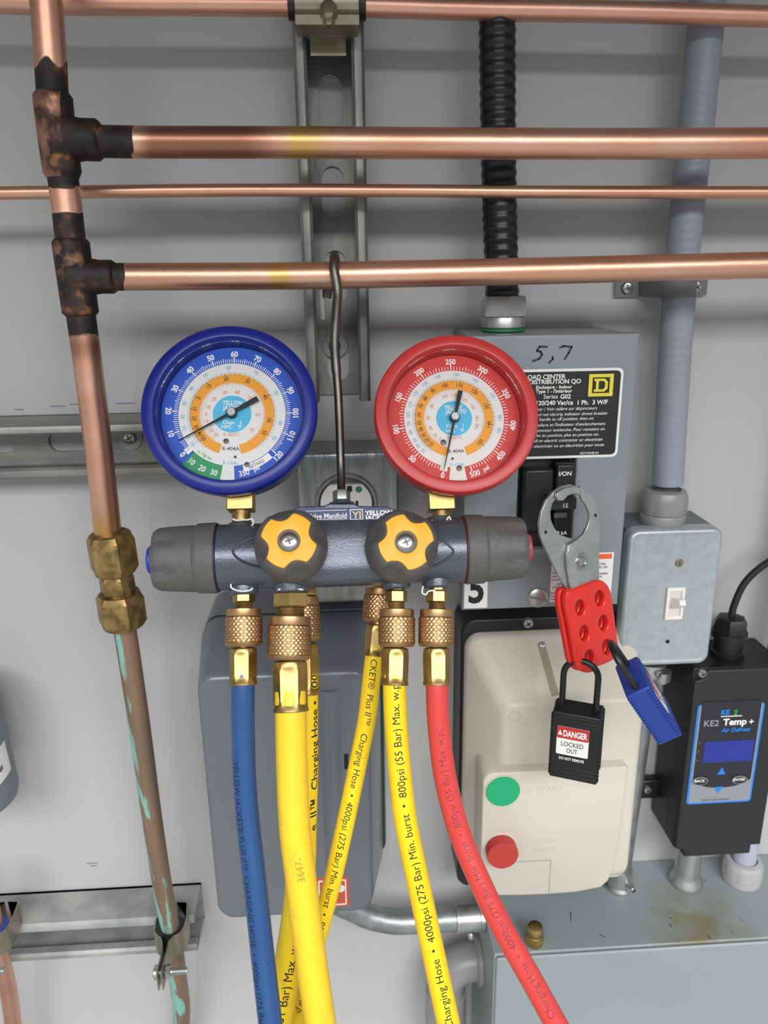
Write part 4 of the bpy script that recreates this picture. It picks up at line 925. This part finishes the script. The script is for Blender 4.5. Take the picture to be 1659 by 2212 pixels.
NVY = mat('dial_navy_ink', '#2f3158', .5); GRN = mat('dial_green', '#0f8f58', .5); BRN = mat('dial_dark_ink', '#2a2018', .5); RIV = mat('rivet', '#5f5a54', .4, .7)
def gauge(cpx, cpy, rpx, rot, bez, ringm, spec, lab):
    nf = .016; D = F(cpx, cpy, nf); Ro = rpx*mpp(D)
    x, u, _ = loc(D); rt = R(rot)
    ex = XA*cos(rt)-MU*sin(rt); ey = MU*cos(rt)+XA*sin(rt); n_ = MN
    case = MB().lathe(D-n_*.037, n_, [(Ro*.70, 0), (Ro*.90, .001), (Ro*.925, .004), (Ro*.925, .0245), (Ro*.985, .0255), (Ro*.998, .027), (Ro, .0325), (Ro*.992, .0345), (Ro*.975, .0357), (Ro*.872, .0370), (Ro*.852, .0366), (Ro*.838, .0352), (Ro*.832, .033), (Ro*.822, .0225), (Ro*.5, .0225)], 96, ref=MU).build('gauge_case', bez, man, 40, label=lab)
    Rd = Ro*.822; O = D-n_*.0140
    def pt(r, a, h=0): a = R(a); return O + ex*(-sin(a)*r*Rd) + ey*(-cos(a)*r*Rd) + n_*h
    def sector(mb, r0, r1, a0, a1, h, st=3):
        k = max(2, int(abs(a1-a0)/st)); vs = []; fs = []
        for i in range(k+1):
            a = lerp(a0, a1, i/k); vs += [pt(r0, a, h), pt(r1, a, h)]
        for i in range(k): fs.append((2*i, 2*i+1, 2*i+3, 2*i+2))
        mb.add(vs, fs)
    def tick(mb, r0, r1, a, w, h):
        p0, p1 = pt(r0, a, h), pt(r1, a, h); d = (p1-p0).normalized(); s_ = d.cross(n_)*(w*Rd/2); mb.flat([p0-s_, p1-s_, p1+s_, p0+s_])
    def num(mb, s_, r, a, size, h, bold=0, mode=None, xs=.9):
        ar = R(a); rad = ex*(-sin(ar))+ey*(-cos(ar)); outw = 100 < a % 360 < 262 if mode is None else mode == 'o'
        up = rad if outw else -rad; rg = up.cross(n_)
        if mode == 'h': up, rg = ey, ex
        mb.text(s_, pt(r, a, h), rg, up, size*Rd, 'c', bold, 0, xs)
    mb = MB(); mb.lathe(O-n_*.0004, n_, [(Rd*.995, 0), (Rd*.995, .0004)], 80); mb.build('dial', DW, case, label='white dial')
    H1, H2, H3 = .00012, .0002, .0003
    mb = MB(); 
    for a0, a1 in spec['ring']: sector(mb, .755, .995, a0, a1, H1)
    mb.build('dial_outer_band', ringm, case)
    mb = MB(); sector(mb, .46, .598, spec['or'][0], spec['or'][1], H1); mb.build('dial_orange_band', ORG, case)
    mb = MB(); mb.plate(circ(0, 0, .271*Rd, n=48), [], O+n_*H1, ex, ey, .00005); mb.build('dial_centre_disc', CYN, case)
    # white print
    mb = MB(); sc_ = spec['ang']; v0, v1, st, mj, md_ = spec['ticks']
    v = v0
    while v <= v1+1e-6:
        iv = round((v-v0)/st); L = .082 if iv % mj == 0 else (.068 if iv % md_ == 0 else .055)
        tick(mb, .765, .765+L, sc_(v), .017 if iv % mj == 0 else (.011 if iv % md_ == 0 else .0095), H2); v += st
    for v, s_ in spec['nums']: num(mb, s_, spec['nr']+.01, sc_(v), .080, H2, .035)
    for s_, r, a, sz in spec['wh']: num(mb, s_, r, a, sz, H3, .02, 'i')
    for s_, dx, dy, sz, wd_ in spec['ctr']: mb.text(s_, O+ex*dx*Rd+ey*dy*Rd+n_*H3, ex, ey, sz*Rd, 'c', .02, 0, 1, None, wd_*Rd)
    for b0 in spec['wbox']: sector(mb, *b0, H2)
    mb.build('dial_white_print', INKW, case)
    # orange scale
    mb = MB()
    for a, s_ in spec['on']: num(mb, s_, .530, a, .056, H2, .012); tick(mb, .578, .598, a, .010, H2) if False else tick(mb, .565 if 100 < a < 262 else .572, .600, a, .010, H2)
    A_ = [a for a, _ in spec['on']]
    for a0, a1 in zip(A_, A_[1:]):
        for i in range(1, 5): tick(mb, .580, .600, lerp(a0, a1, i/5), .006, H2)
    mb.build('dial_orange_scale', BRN, case)
    mb = MB()
    for a, s_ in spec['cn']: num(mb, s_, .695, a, .054, H2, .006); tick(mb, .615, .65, a, .006, H2)
    A_ = [a for a, _ in spec['cn']]
    for a0, a1 in zip(A_, A_[1:]):
        for i in range(1, 5): tick(mb, .615, .635, lerp(a0, a1, i/5), .004, H2)
    sector(mb, .612, .616, 35, 325, H2); mb.text('R-134a', pt(.71, 0, H2), ex, ey, .052*Rd, 'c'); mb.build('dial_cyan_scale', CYT, case)
    mb = MB()
    for a, s_, r in spec['sn']: num(mb, s_, r, a, .054, H2, .006, spec.get('smode'))
    A_ = [a for a, _, _ in spec['sn']]
    for a0, a1 in zip(A_, A_[1:]):
        for i in range(5): tick(mb, .41, .445 if i == 0 else .435, lerp(a0, a1, i/5), .004, H2)
    sector(mb, .447, .451, 30, 330, H2); mb.text('R-407C', pt(.30, 0, H2), ex, ey, .05*Rd, 'c', 0, 0, 1.05); mb.build('dial_salmon_scale', SAL, case)
    mb = MB(); mb.text('R-404A', pt(.505, 0, H2), ex, ey, .055*Rd, 'c', .004)
    for s_, r, a, sz in spec.get('dk', []): num(mb, s_, r, a, sz, H3, .005, 'i')
    mb.build('dial_dark_print', NVY, case)
    if 'green' in spec:
        mb = MB(); sector(mb, .755, .995, spec['green'][0], spec['green'][1], H1); mb.build('dial_green_band', GRN, case)
        mb = MB(); num(mb, 'in. Hg vac.', .70, 30, .045, H2, 0, 'i'); mb.build('dial_green_print', GRN, case)
    for r, a, q in spec['riv']: MB().lathe(pt(r, a, 0), n_, [(q*Rd, 0), (q*Rd*.9, .0008), (q*Rd*.5, .0009), (q*Rd*.4, .0005)], 20).build('rivet', RIV, case)
    # needle
    a = spec['needle']; hN = .0032; b = MB(); tip, tl = pt(.83, a, hN), pt(.42, a+180, hN); d = (tip-tl).normalized(); s_ = d.cross(n_); c = pt(0, 0, hN)
    poly = [tip+s_*.0002, tip-s_*.0002, c-s_*.020*Rd, tl-s_*.038*Rd, tl+s_*.038*Rd, c+s_*.020*Rd]
    b.prism(poly, n_*.0006); b.lathe(c-n_*.002, n_, [(.075*Rd, 0), (.075*Rd, .0028)], 24); b.build('needle', INK, case, label='black needle')
    MB().lathe(c+n_*.0006, n_, [(.062*Rd, 0), (.062*Rd, .0012), (.054*Rd, .0017)], 28).build('needle_hub', ZINC, case)
    MB().lathe(D-n_*.0052, n_, [(Ro*.826, 0), (Ro*.826, .0010)], 64).build('lens', GLASS, case, label='clear gauge lens')
    return case, D, Ro
wr = [('10', .88, 37, .078), ('20', .885, 26, .078), ('30', .88, 14.5, .078), ('350', .875, -13, .078), ('psi', .865, -25, .065)]
blue = dict(ring=[(46, 355-355+8+0, )] if False else [(43, 355)], ang=lambda v: 180+(v-60)*2.2, ticks=(0, 120, 1, 10, 5), nums=[(v, str(v)) for v in range(0, 121, 10)], nr=.885, wh=wr,
    ctr=[('YELLOW', 0, .165, .062, .28), ('JACKET', 0, .09, .062, .27), ('Class   1', .0, -.125, .05, .26), ('HFC   \u00b0F', .0, -.19, .05, .28)],
    wbox=[(.755, .845, 44.5, 51), (.765, .86, -43, -13)], on=[(47, '50'), (56, '40'), (68, '30'), (82, '20'), (97, '10'), (115.5, '0'), (140, '10'), (168.5, '20'), (202.5, '30'), (240.5, '40'), (279, '50'), (300, '55')],
    cn=[(50, '10'), (60, '0'), (72, '10'), (86, '20'), (102, '30'), (122, '40'), (145, '50'), (174, '60'), (207, '70'), (242.5, '80'), (280, '90'), (300, '95')],
    sn=[(34.7, '50', .372), (49, '30', .375), (73, '10', .37), (89, '0', .367), (106, '10', .35), (130, '20', .343), (161, '30', .335), (191, '40', .33), (226, '50', .345), (270, '60', .36), (309, '70', .362)], smode='h', **{'or': (16, 346)}, dk=[('RETARD', .81, -27, .05)],
    green=(8, 42), riv=[(.405, 10, .04), (.63, -6, .02), (.77, -17.5, .04)], needle=59.5)
blue['ring'] = [(42, 356)]
blue['nums'] = blue['nums'][0:]
red = dict(ring=[(8, 352)], ang=lambda v: 180+(v-250)*.6612, ticks=(0, 500, 5, 10, 5), nums=[(v, str(v)) for v in range(0, 451, 50)], nr=.885, wh=[('500', .895, -16.5, .082), ('psi', .89, -28.5, .07)],
    ctr=[('YELLOW', 0, .175, .062, .28), ('JACKET\u00ae', 0.03, .105, .062, .32), ('Class   1', .0, -.115, .05, .26), ('HFC   \u00b0F', .0, -.19, .05, .27)],
    wbox=[(.755, .83, 11, 19)], on=[(44, '10'), (53.5, '20'), (63, '30'), (73.5, '40'), (84.5, '50'), (98, '60'), (113, '70'), (128.5, '80'), (146.5, '90'), (168.5, '100'), (192.5, '110'), (220, '120'), (250.5, '130'), (281.5, '140'), (316, '150')],
    cn=[(46, '50'), (54.5, '60'), (62.7, '70'), (73.8, '80'), (85.3, '90'), (96.7, '100'), (110.5, '110'), (126.3, '120'), (143.8, '130'), (163, '140'), (186.3, '150'), (212, '160'), (240.8, '170'), (270.7, '180'), (287.3, '185')],
    sn=[(36.7, '0', .385), (50.7, '20', .385), (69.4, '40', .385), (92.5, '60', .385), (122.4, '80', .385), (161.4, '100', .37), (183, '110', .365), (211, '120', .34), (239.5, '130', .34), (271.4, '140', .345), (292, '145', .36)], **{'or': (14, 345)},
    riv=[(.41, 27, .045), (.625, 6, .02), (.77, -2, .045)], needle=15)
def stem(px, pyb, pyt, D, lab):
    n = -.006; x, u0, _ = loc(F(px, pyb, n)); _, u1, _ = loc(F(px, pyt, n)); k = mpp(F(px, pyt, n)); w = 57*k
    MB().lathe(Pm(x, .0195, n), MU, [(.0052, 0), (.0056, .001), (.0056, u0-.0195)], 20).build('gauge_thread', BRASSO, man)
    MB().obox(Pm(x, (u0+u1)/2+.006, n), XA, MU, MN, w, (u1-u0)+.012, w*.85).build('gauge_stem', BRASS, man, bevel=.0008, label=lab)
cb, Db, Rb_ = gauge(494, 879, 191, 2.3, BLUEB, mat('dial_blue', '#0b4cba', .5), blue, 'blue-rimmed low pressure gauge')
crd, Dr, Rr_ = gauge(988, 889, 180, -.5, REDB, mat('dial_red', '#c8302b', .5), red, 'red-rimmed high pressure gauge')
stem(521, 1105, 1078, Db, 'square brass stem of blue gauge'); stem(953, 1105, 1078, Dr, 'square brass stem of red gauge')

# ---------------------------------------------------------------- charging hoses
def hose(lab, nipple, nutp, ferr, pts, sizes, m, text=None, tm=INK, nplane=0., brass=BRASSD, hexm=BRASS, nn_=26):
    """nipple/nut/ferrule given as ((px,py),(px,py)) along the fitting; sizes: hex r, nut r, ferrule r, hose r (m)"""
    t = thing('charging_hose', lab, 'hose', F(*nutp[0], nplane), 'charging hoses screwed onto the manifold')
    hr, nr, fr, r = sizes
    A, B = F(*nipple[0], nplane), F(*nipple[1], nplane); L = (B-A).length
    mb = MB(); mb.lathe(A, B-A, [(hr*.72, 0), (hr*.72, L*.22), (hr*.95, L*.26), (hr, L*.30), (hr, L*.66), (hr*.93, L*.70)], 6, ref=V((.5, -.86, 0)) if hr < .008 else FRONT); mb.build('hex_nipple', hexm, t, 25)
    mb = MB()
    for i in range(4): mb.lathe(A+(B-A)*(.70+.09*i), B-A, [(hr*.7, 0), (hr*.76, L*.03), (hr*.7, L*.09)], 20)
    mb.build('nipple_thread', BRASSO, t)
    A, B = F(*nutp[0], nplane), F(*nutp[1], nplane); d = (B-A).normalized(); L = (B-A).length
    mb = MB(); mb.lathe(A, d, [(nr*.86, 0), (nr*.92, .0003), (nr*.92, L*.2), (nr*.9, L*.215)], 40); mb.build('nut_collar', brass, t)
    mb = MB(); mb.knurl(A+d*L*.2, d, nr*.965, L*.70, nn_, max(5, int(L*.7/(2*pi*nr/nn_))), .00042, 5, FRONT); mb.build('knurled_nut', brass, t, 180)
    mb = MB(); mb.lathe(A+d*L*.88, d, [(nr*.97, 0), (nr*.98, L*.02), (nr*.93, L*.08), (nr*.82, L*.12), (nr*.4, L*.12), (nr*.4, L*.2)], 40); mb.build('nut_skirt', brass, t)
    A, B = F(*ferr[0], nplane), F(*ferr[1], nplane); d = (B-A).normalized(); L = (B-A).length
    # ferrule: crimped with flats
    def md(th, rr_, h):
        w = sm(L*.06, L*.2, h)*(1-sm(L*.8, L*.92, h)); return 1-w+w*1.04*cos(pi/6)/cos((th+pi/6) % (pi/3)-pi/6)
    pf = [(fr*.75, -L*.02), (fr*.95, L*.01), (fr, L*.06)]+[(fr*lerp(1, .97, i/10), L*(.06+.78*i/10)) for i in range(1, 11)]+[(fr*1.02, L*.92), (fr*1.06, L*.985), (fr*1.03, L)]
    mb = MB(); mb.lathe(A, d, pf, 72, ref=FRONT, mod=md); mb.build('ferrule', brass if fr > .01 else hexm, t, 45)
    # hose tube
    d0 = depth(B); P = [A+(B-A)*.6, B]+[Cd(x, y, d0+dd) for x, y, dd in pts]
    S = spline(P, 14); mb = MB(); mb.tube(S, r, 28); mb.build('tube', m, t, 60)
    if text:
        cum = [0]
        for a, b in zip(S, S[1:]): cum.append(cum[-1]+(b-a).length)
        def frame(s):
            j = 0
            while j < len(S)-2 and cum[j+1] < s: j += 1
            u = (s-cum[j])/(cum[j+1]-cum[j]); p = lerp(S[j], S[j+1], u)
            t1 = (S[min(j+2, len(S)-1)]-S[max(j, 0)]).normalized(); t0_ = (S[j+1]-S[max(j-1, 0)]).normalized(); tg = lerp(t0_, t1, u).normalized()
            e1 = (CAM-p); e1 = (e1-tg*e1.dot(tg)).normalized(); return p, tg, e1, tg.cross(e1)
        for st, (ax_, ay_), h, dirn, phi, bold, shear in text:
            mb = MB()
            k = min(range(len(S)), key=lambda i: (proj(S[i])[0]-ax_)**2+(proj(S[i])[1]-ay_)**2); s0 = cum[k]
            hm = h*mpp(S[k])
            def fn(u, v):
                # dirn=+1: reads downwards along the hose, -1: reads upwards
                s = max(.0, min(cum[-1]-1e-6, s0+dirn*u)); p, tg, e1, e2 = frame(s)
                a = R(phi)+(v/r)*dirn*-1*SG; return p+(e1*cos(a)+e2*sin(a))*(r*1.012)
            mb.text(st, None, None, None, hm, 'l' , bold, shear, 1.0, fn)
            mb.build('hose_print', tm, t, 180)
    return t
SG = 1.
k0 = mpp(F(600, 1400))
BLK = INK
hose('blue charging hose hanging from the leftmost lower port of the manifold', ((527, 1262), (527, 1318)), ((527, 1315), (526, 1397)), ((525, 1400), (525, 1480)),
     [(525, 1560, .0), (528, 1680, .0), (536, 1780, .0), (550, 1900, -.002), (567, 2060, -.005), (584, 2212, -.01), (592, 2290, -.012), (606, 2440, -.014)], (.0066, 41*k0, 29*k0, 25*k0), HBLUE,
     [('YELLOW JACKET\u00ae PLUS II\u2122  CHARGING HOSE  \u2022  4000psi (275 Bar) Min. burst', (527, 1640), 13, 1, 42, .0, 0)], mat('ink_navy', '#0d1c3c', .5))
hose('thick yellow hose in front, from the big center port below left front handle', ((628, 1262), (628, 1334)), ((627, 1332), (624, 1426)), ((626, 1428), (628, 1537)),
     [(630, 1640, .0), (636, 1780, .0), (650, 1900, .0), (670, 2058, .0), (692, 2212, .0), (702, 2290, .0), (722, 2440, .0)], (41*k0, 48*k0, 36.5*k0, 33.5*k0), HYELO,
     [('3647-', (652, 1890), 16, -1, 0, 0, 0)], mat('ink_faint', '#b08f1c', .5), nn_=30)
hose('thick yellow hose mostly hidden behind the front one, printed Charging Hose', ((650, 1262), (650, 1300)), ((650, 1290), (652, 1385)), ((653, 1390), (655, 1502)),
     [(655, 1580, .0), (655, 1680, .0), (652, 1780, .0), (650, 1870, .0), (645, 1940, .0), (628, 2058, .0), (598, 2212, .0), (584, 2290, .0), (545, 2440, .0)], (41*k0, 44*k0, 36*k0, 33.5*k0), HYEL,
     [('e  II\u2122  Charging Hose \u2022 3000psi', (652, 1790), 20, -1, -50, .008, 0), ('\u2022 800psi (51 Bar) Max. w.p.', (598, 2290), 19, -1, -8, .0, 0)], nplane=-.024)
hose('thinnest yellow hose slanting left from the rear port right of centre', ((826, 1262), (824, 1290)), ((823, 1272), (817, 1345)), ((815, 1350), (808, 1418)),
     [(801, 1480, .0), (793, 1549, .0), (776, 1636, .0), (750, 1760, .0), (719, 1899, .0), (697, 1985, .0), (664, 2110, .0), (632, 2250, .0), (590, 2440, .0)], (.0066, 40*k0, 25*k0, 21.5*k0), HYEL,
     [('CKET\u00ae  Plus II\u2122   Charging Hose  \u2022  4000psi (275 Bar) Min. burst  \u2022  800psi (55 Bar) Max. w.p.', (808, 1423), 14, 1, -4, .0, .12)], nplane=-.034)
hose('yellow hose below the right front handle, lettering reading upward', ((856, 1262), (856, 1318)), ((857, 1316), (857, 1398)), ((854, 1400), (852, 1480)),
     [(855, 1560, .0), (863, 1660, .0), (876, 1770, .0), (902, 1899, .0), (936, 2058, -.002), (969, 2212, -.005), (985, 2290, -.006), (1015, 2440, -.008)], (.0066, 41*k0, 29*k0, 25*k0), HYEL,
     [('\u2122 Charging Hose  \u2022  4000psi (275 Bar) Min. burst  \u2022  800psi (55 Bar) Max. w.p.', (964, 2240), 17, -1, -2, .0, 0)])
hose('red charging hose hanging from the rightmost lower port, curving right', ((944, 1262), (944, 1318)), ((943, 1317), (942, 1398)), ((943, 1400), (944, 1480)),
     [(948, 1570, .0), (962, 1680, .0), (990, 1790, .0), (1030, 1890, -.003), (1082, 1998, -.006), (1149, 2118, -.009), (1201, 2212, -.012), (1240, 2280, -.013), (1330, 2430, -.016)], (.0066, 40*k0, 29*k0, 24.5*k0), HRED,
     [('Charging Hose  \u2022  4000psi (275 Bar) Min. burst  \u2022  800psi (55 Bar) Max. w.p.', (1185, 2185), 15, -1, 0, 0, 0)], mat('ink_red_faint', '#8a3034', .5))

# ---------------------------------------------------------------- lockout hasp and padlocks
HP = W(1250, 1280, -.128); ya = R(30); HN = V((sin(ya), -cos(ya), .08)).normalized(); HX = ZA.cross(-HN).normalized()*-1
HX = (XA-HN*XA.dot(HN)).normalized(); HY = HN.cross(HX)
if HY.z < 0: HY = -HY
def h2(px, py): q = PL(px, py, HP, HN)-HP; return (q.dot(HX), q.dot(HY))
def z5(x, y): return (960+x/3.77, 1000+y/3.77)
t = thing('lockout_hasp', 'steel lockout hasp with red six-hole handle clipped on the breaker', 'hasp', HP)
jb = [z5(*p) for p in ((1085, 182), (1150, 222), (1205, 305), (1238, 400), (1248, 500), (1242, 700), (1240, 1000), (1140, 1060), (1030, 1080), (1004, 980), (984, 840), (980, 740), (1000, 665), (1060, 622), (1115, 575), (1150, 505), (1166, 440), (1158, 395), (1135, 340), (1098, 285))]
MB().plate([h2(*p) for p in jb], [], HP, HX, HY, .0022, .0004).build('front_jaw', STEEL if False else ZINC, t, 40)
ja = [z5(*p) for p in ((1090, 195), (1030, 176), (960, 193), (888, 240), (830, 310), (795, 400), (778, 500), (783, 580), (810, 660), (860, 765), (930, 905), (1000, 1040), (1100, 1080), (1150, 900), (1120, 700), (1060, 620), (1000, 605), (945, 585), (900, 530), (873, 465), (868, 400), (884, 330), (915, 292), (960, 270), (1040, 255), (1090, 262))]
MB().plate([h2(*p) for p in ja], [], HP-HN*.0026, HX, HY, .0022, .0004).build('rear_jaw', ZINC, t, 40)
tab = [z5(*p) for p in ((893, 268), (903, 238), (955, 203), (1030, 186), (1088, 200), (1085, 258), (1040, 243), (985, 262), (945, 302), (908, 304))]
MB().plate([h2(*p) for p in tab], [], HP+HN*.0003, HX, HY, .0022, .0004).build('jaw_tip', ZINC, t, 40)
rp_ = h2(*z5(1098, 800)); P = HP+HX*rp_[0]+HY*rp_[1]+HN*.0022; k = mpp(P)
MB().lathe(P, HN, [(20*k, 0), (19*k, .0004), (13.5*k, .0005), (13*k, .0012), (9*k, .0016), (7*k, .0008), (5*k, .0007)], 28).build('rivet', STEEL, t)
mb = MB()
for p in ((1210, 422), (828, 565)):
    q_ = h2(*z5(*p)); P = HP+HX*q_[0]+HY*q_[1]+HN*(.0024 if p[0] > 1000 else -.0002); mb.lathe(P, HN, [(.0011, 0), (.0011, .0002)], 14)
mb.build('jaw_hole', INK, t)
red_out = [(1213, 1288), (1218, 1274), (1236, 1268), (1262, 1258), (1287, 1251), (1301, 1258), (1311, 1276), (1317, 1313), (1322, 1353), (1327, 1392), (1326, 1410), (1316, 1422), (1296, 1432), (1283, 1437), (1278, 1444), (1270, 1449), (1257, 1450), (1246, 1445), (1237, 1430), (1231, 1400), (1222, 1350), (1214, 1310)]
def hol(cx, cy, rx=10.3, ry=16.5): return [h2(cx+rx*cos(2*pi*k/20), cy+ry*sin(2*pi*k/20)) for k in range(20)]
HO = [(1245, 1310), (1287, 1290), (1254, 1365), (1295, 1343), (1303, 1395), (1265, 1417)]
sp_ = spline([V((*p, 0)) for p in red_out]+[V((*red_out[0], 0))], 4)[:-1]
MB().plate([h2(p.x, p.y) for p in sp_], [hol(*c) for c in HO], HP-HN*.0008, HX, HY, .0048, .0014).build('handle', REDR, t, 60, label='red coated six-hole handle')
MB().plate([h2(p.x-2.5, p.y+1) for p in sp_], [hol(*c) for c in HO], HP-HN*.0062, HX, HY, .0048, .0014).build('handle', REDR, t, 60)

def padlock(name, lab, Cc, a, b, c, L, Wd, T, m, sh_r, sh_h, labm, sp_w):
    """Cc: centre of the shackle-side end; a: length direction (away from shackle), b: width direction, c: outward front normal"""
    t = thing(name, lab, 'padlock', Cc)
    M0 = Cc+a*(L/2)
    mb = MB(); mb.obox(M0, b, a, c, Wd*.965, L, T*.96); mb.build('lock_body', m, t, bevel=.0012)
    mb = MB()
    for i in range(17):
        p = Cc+a*(L*(.06+.055*i))
        for s_ in (-1, 1):
            for q in (-1, 1): mb.obox(p+b*(s_*Wd*.485)+c*(q*T*.40), b, a, c, Wd*.045, L*.028, T*.17)
        if i < 3 or i > 13: mb.obox(p+c*(T*.482), b, a, c, Wd*.96, L*.028, T*.03)
    mb.build('grip_ridges', m, t, bevel=.0003)
    w = sp_w/2; pts = [Cc+b*-w+a*.004, Cc+b*-w-a*(sh_h-w)]+[Cc-b*(w*cos(R(q)))-a*(sh_h-w+w*sin(R(q))) for q in range(15, 180, 15)]+[Cc+b*w-a*(sh_h-w), Cc+b*w+a*.004]
    mb = MB(); mb.tube(pts, sh_r, 20); mb.build('shackle', mat('shackle_black', '#1a1b1d', .38), t)
    f = Cc+c*(T*.482)
    if labm:
        X, Y = b, -a; o = lambda u, v, d_=0: f+X*(u*Wd)+a*(v*L)+c*d_
        def quad(u0, v0, u1, v1, d_, nm, m_, r_=.0):
            MB().plate(rrect(u0*Wd, -v1*L, u1*Wd, -v0*L, r_ or .0003, 3), [], f+c*d_, X, Y, .00025).build(nm, m_, t)
        quad(-.37, .20, .27, .62, 0, 'lock_label', WHITEP, .001); quad(-.37, .20, .27, .375, .0003, 'label_danger_band', mat('danger_red', '#b5322d', .5), .0012)
        mb = MB(); mb.text('DANGER', o(.0, .292, .0007), X, Y, .088*L, 'c', .03, 0, 1, None, .48*Wd); mb.flat([o(-.35, .325, .0007), o(-.26, .325, .0007), o(-.305, .25, .0007)]); mb.text('DO NOT REMOVE', o(-.05, .675, .0004), X, Y, .04*L, 'c', .02, 0, 1, None, .50*Wd); mb.build('label_white_print', INKW, t)
        mb = MB(); mb.text('LOCKED', o(-.05, .452, .0005), X, Y, .068*L, 'c', 0, 0, 1, None, .44*Wd); mb.text('OUT', o(-.05, .547, .0005), X, Y, .068*L, 'c', 0, 0, 1, None, .22*Wd); mb.build('label_black_print', INK, t)
    return t
yb_ = R(24); c_ = V((-sin(yb_), -cos(yb_), 0)); b_ = V((cos(yb_), -sin(yb_), 0)); a_ = V((0, 0, -1))
Pk = W(1250, 1529, -.134)
k = mpp(Pk)
padlock('padlock', 'black safety padlock labelled DANGER LOCKED OUT hanging from red hasp', Pk, a_, b_, c_, .0535, .0345, .0205, LBLACK, .0022, .0368, True, .0235)
def camv(x, y, z): return RT*x+UP*y+FW*z
a_ = camv(.57, -.74, .376).normalized(); th_ = camv(.80, .50, -.29); th_ = (th_-a_*th_.dot(a_)).normalized(); c0_ = a_.cross(th_)
if c0_.dot(FW) < 0: c0_ = -c0_
Pk2 = Cd(1375, 1488, .470) + c0_*.012
# width direction = c0_ (into the picture), front label normal = th_ (facing right)
padlock('padlock', 'blue safety padlock seen edge-on, tilted beside the switch box', Pk2, a_, c0_, th_, .048, .031, .0165, LBLUE, .0021, .027, True, .0215)
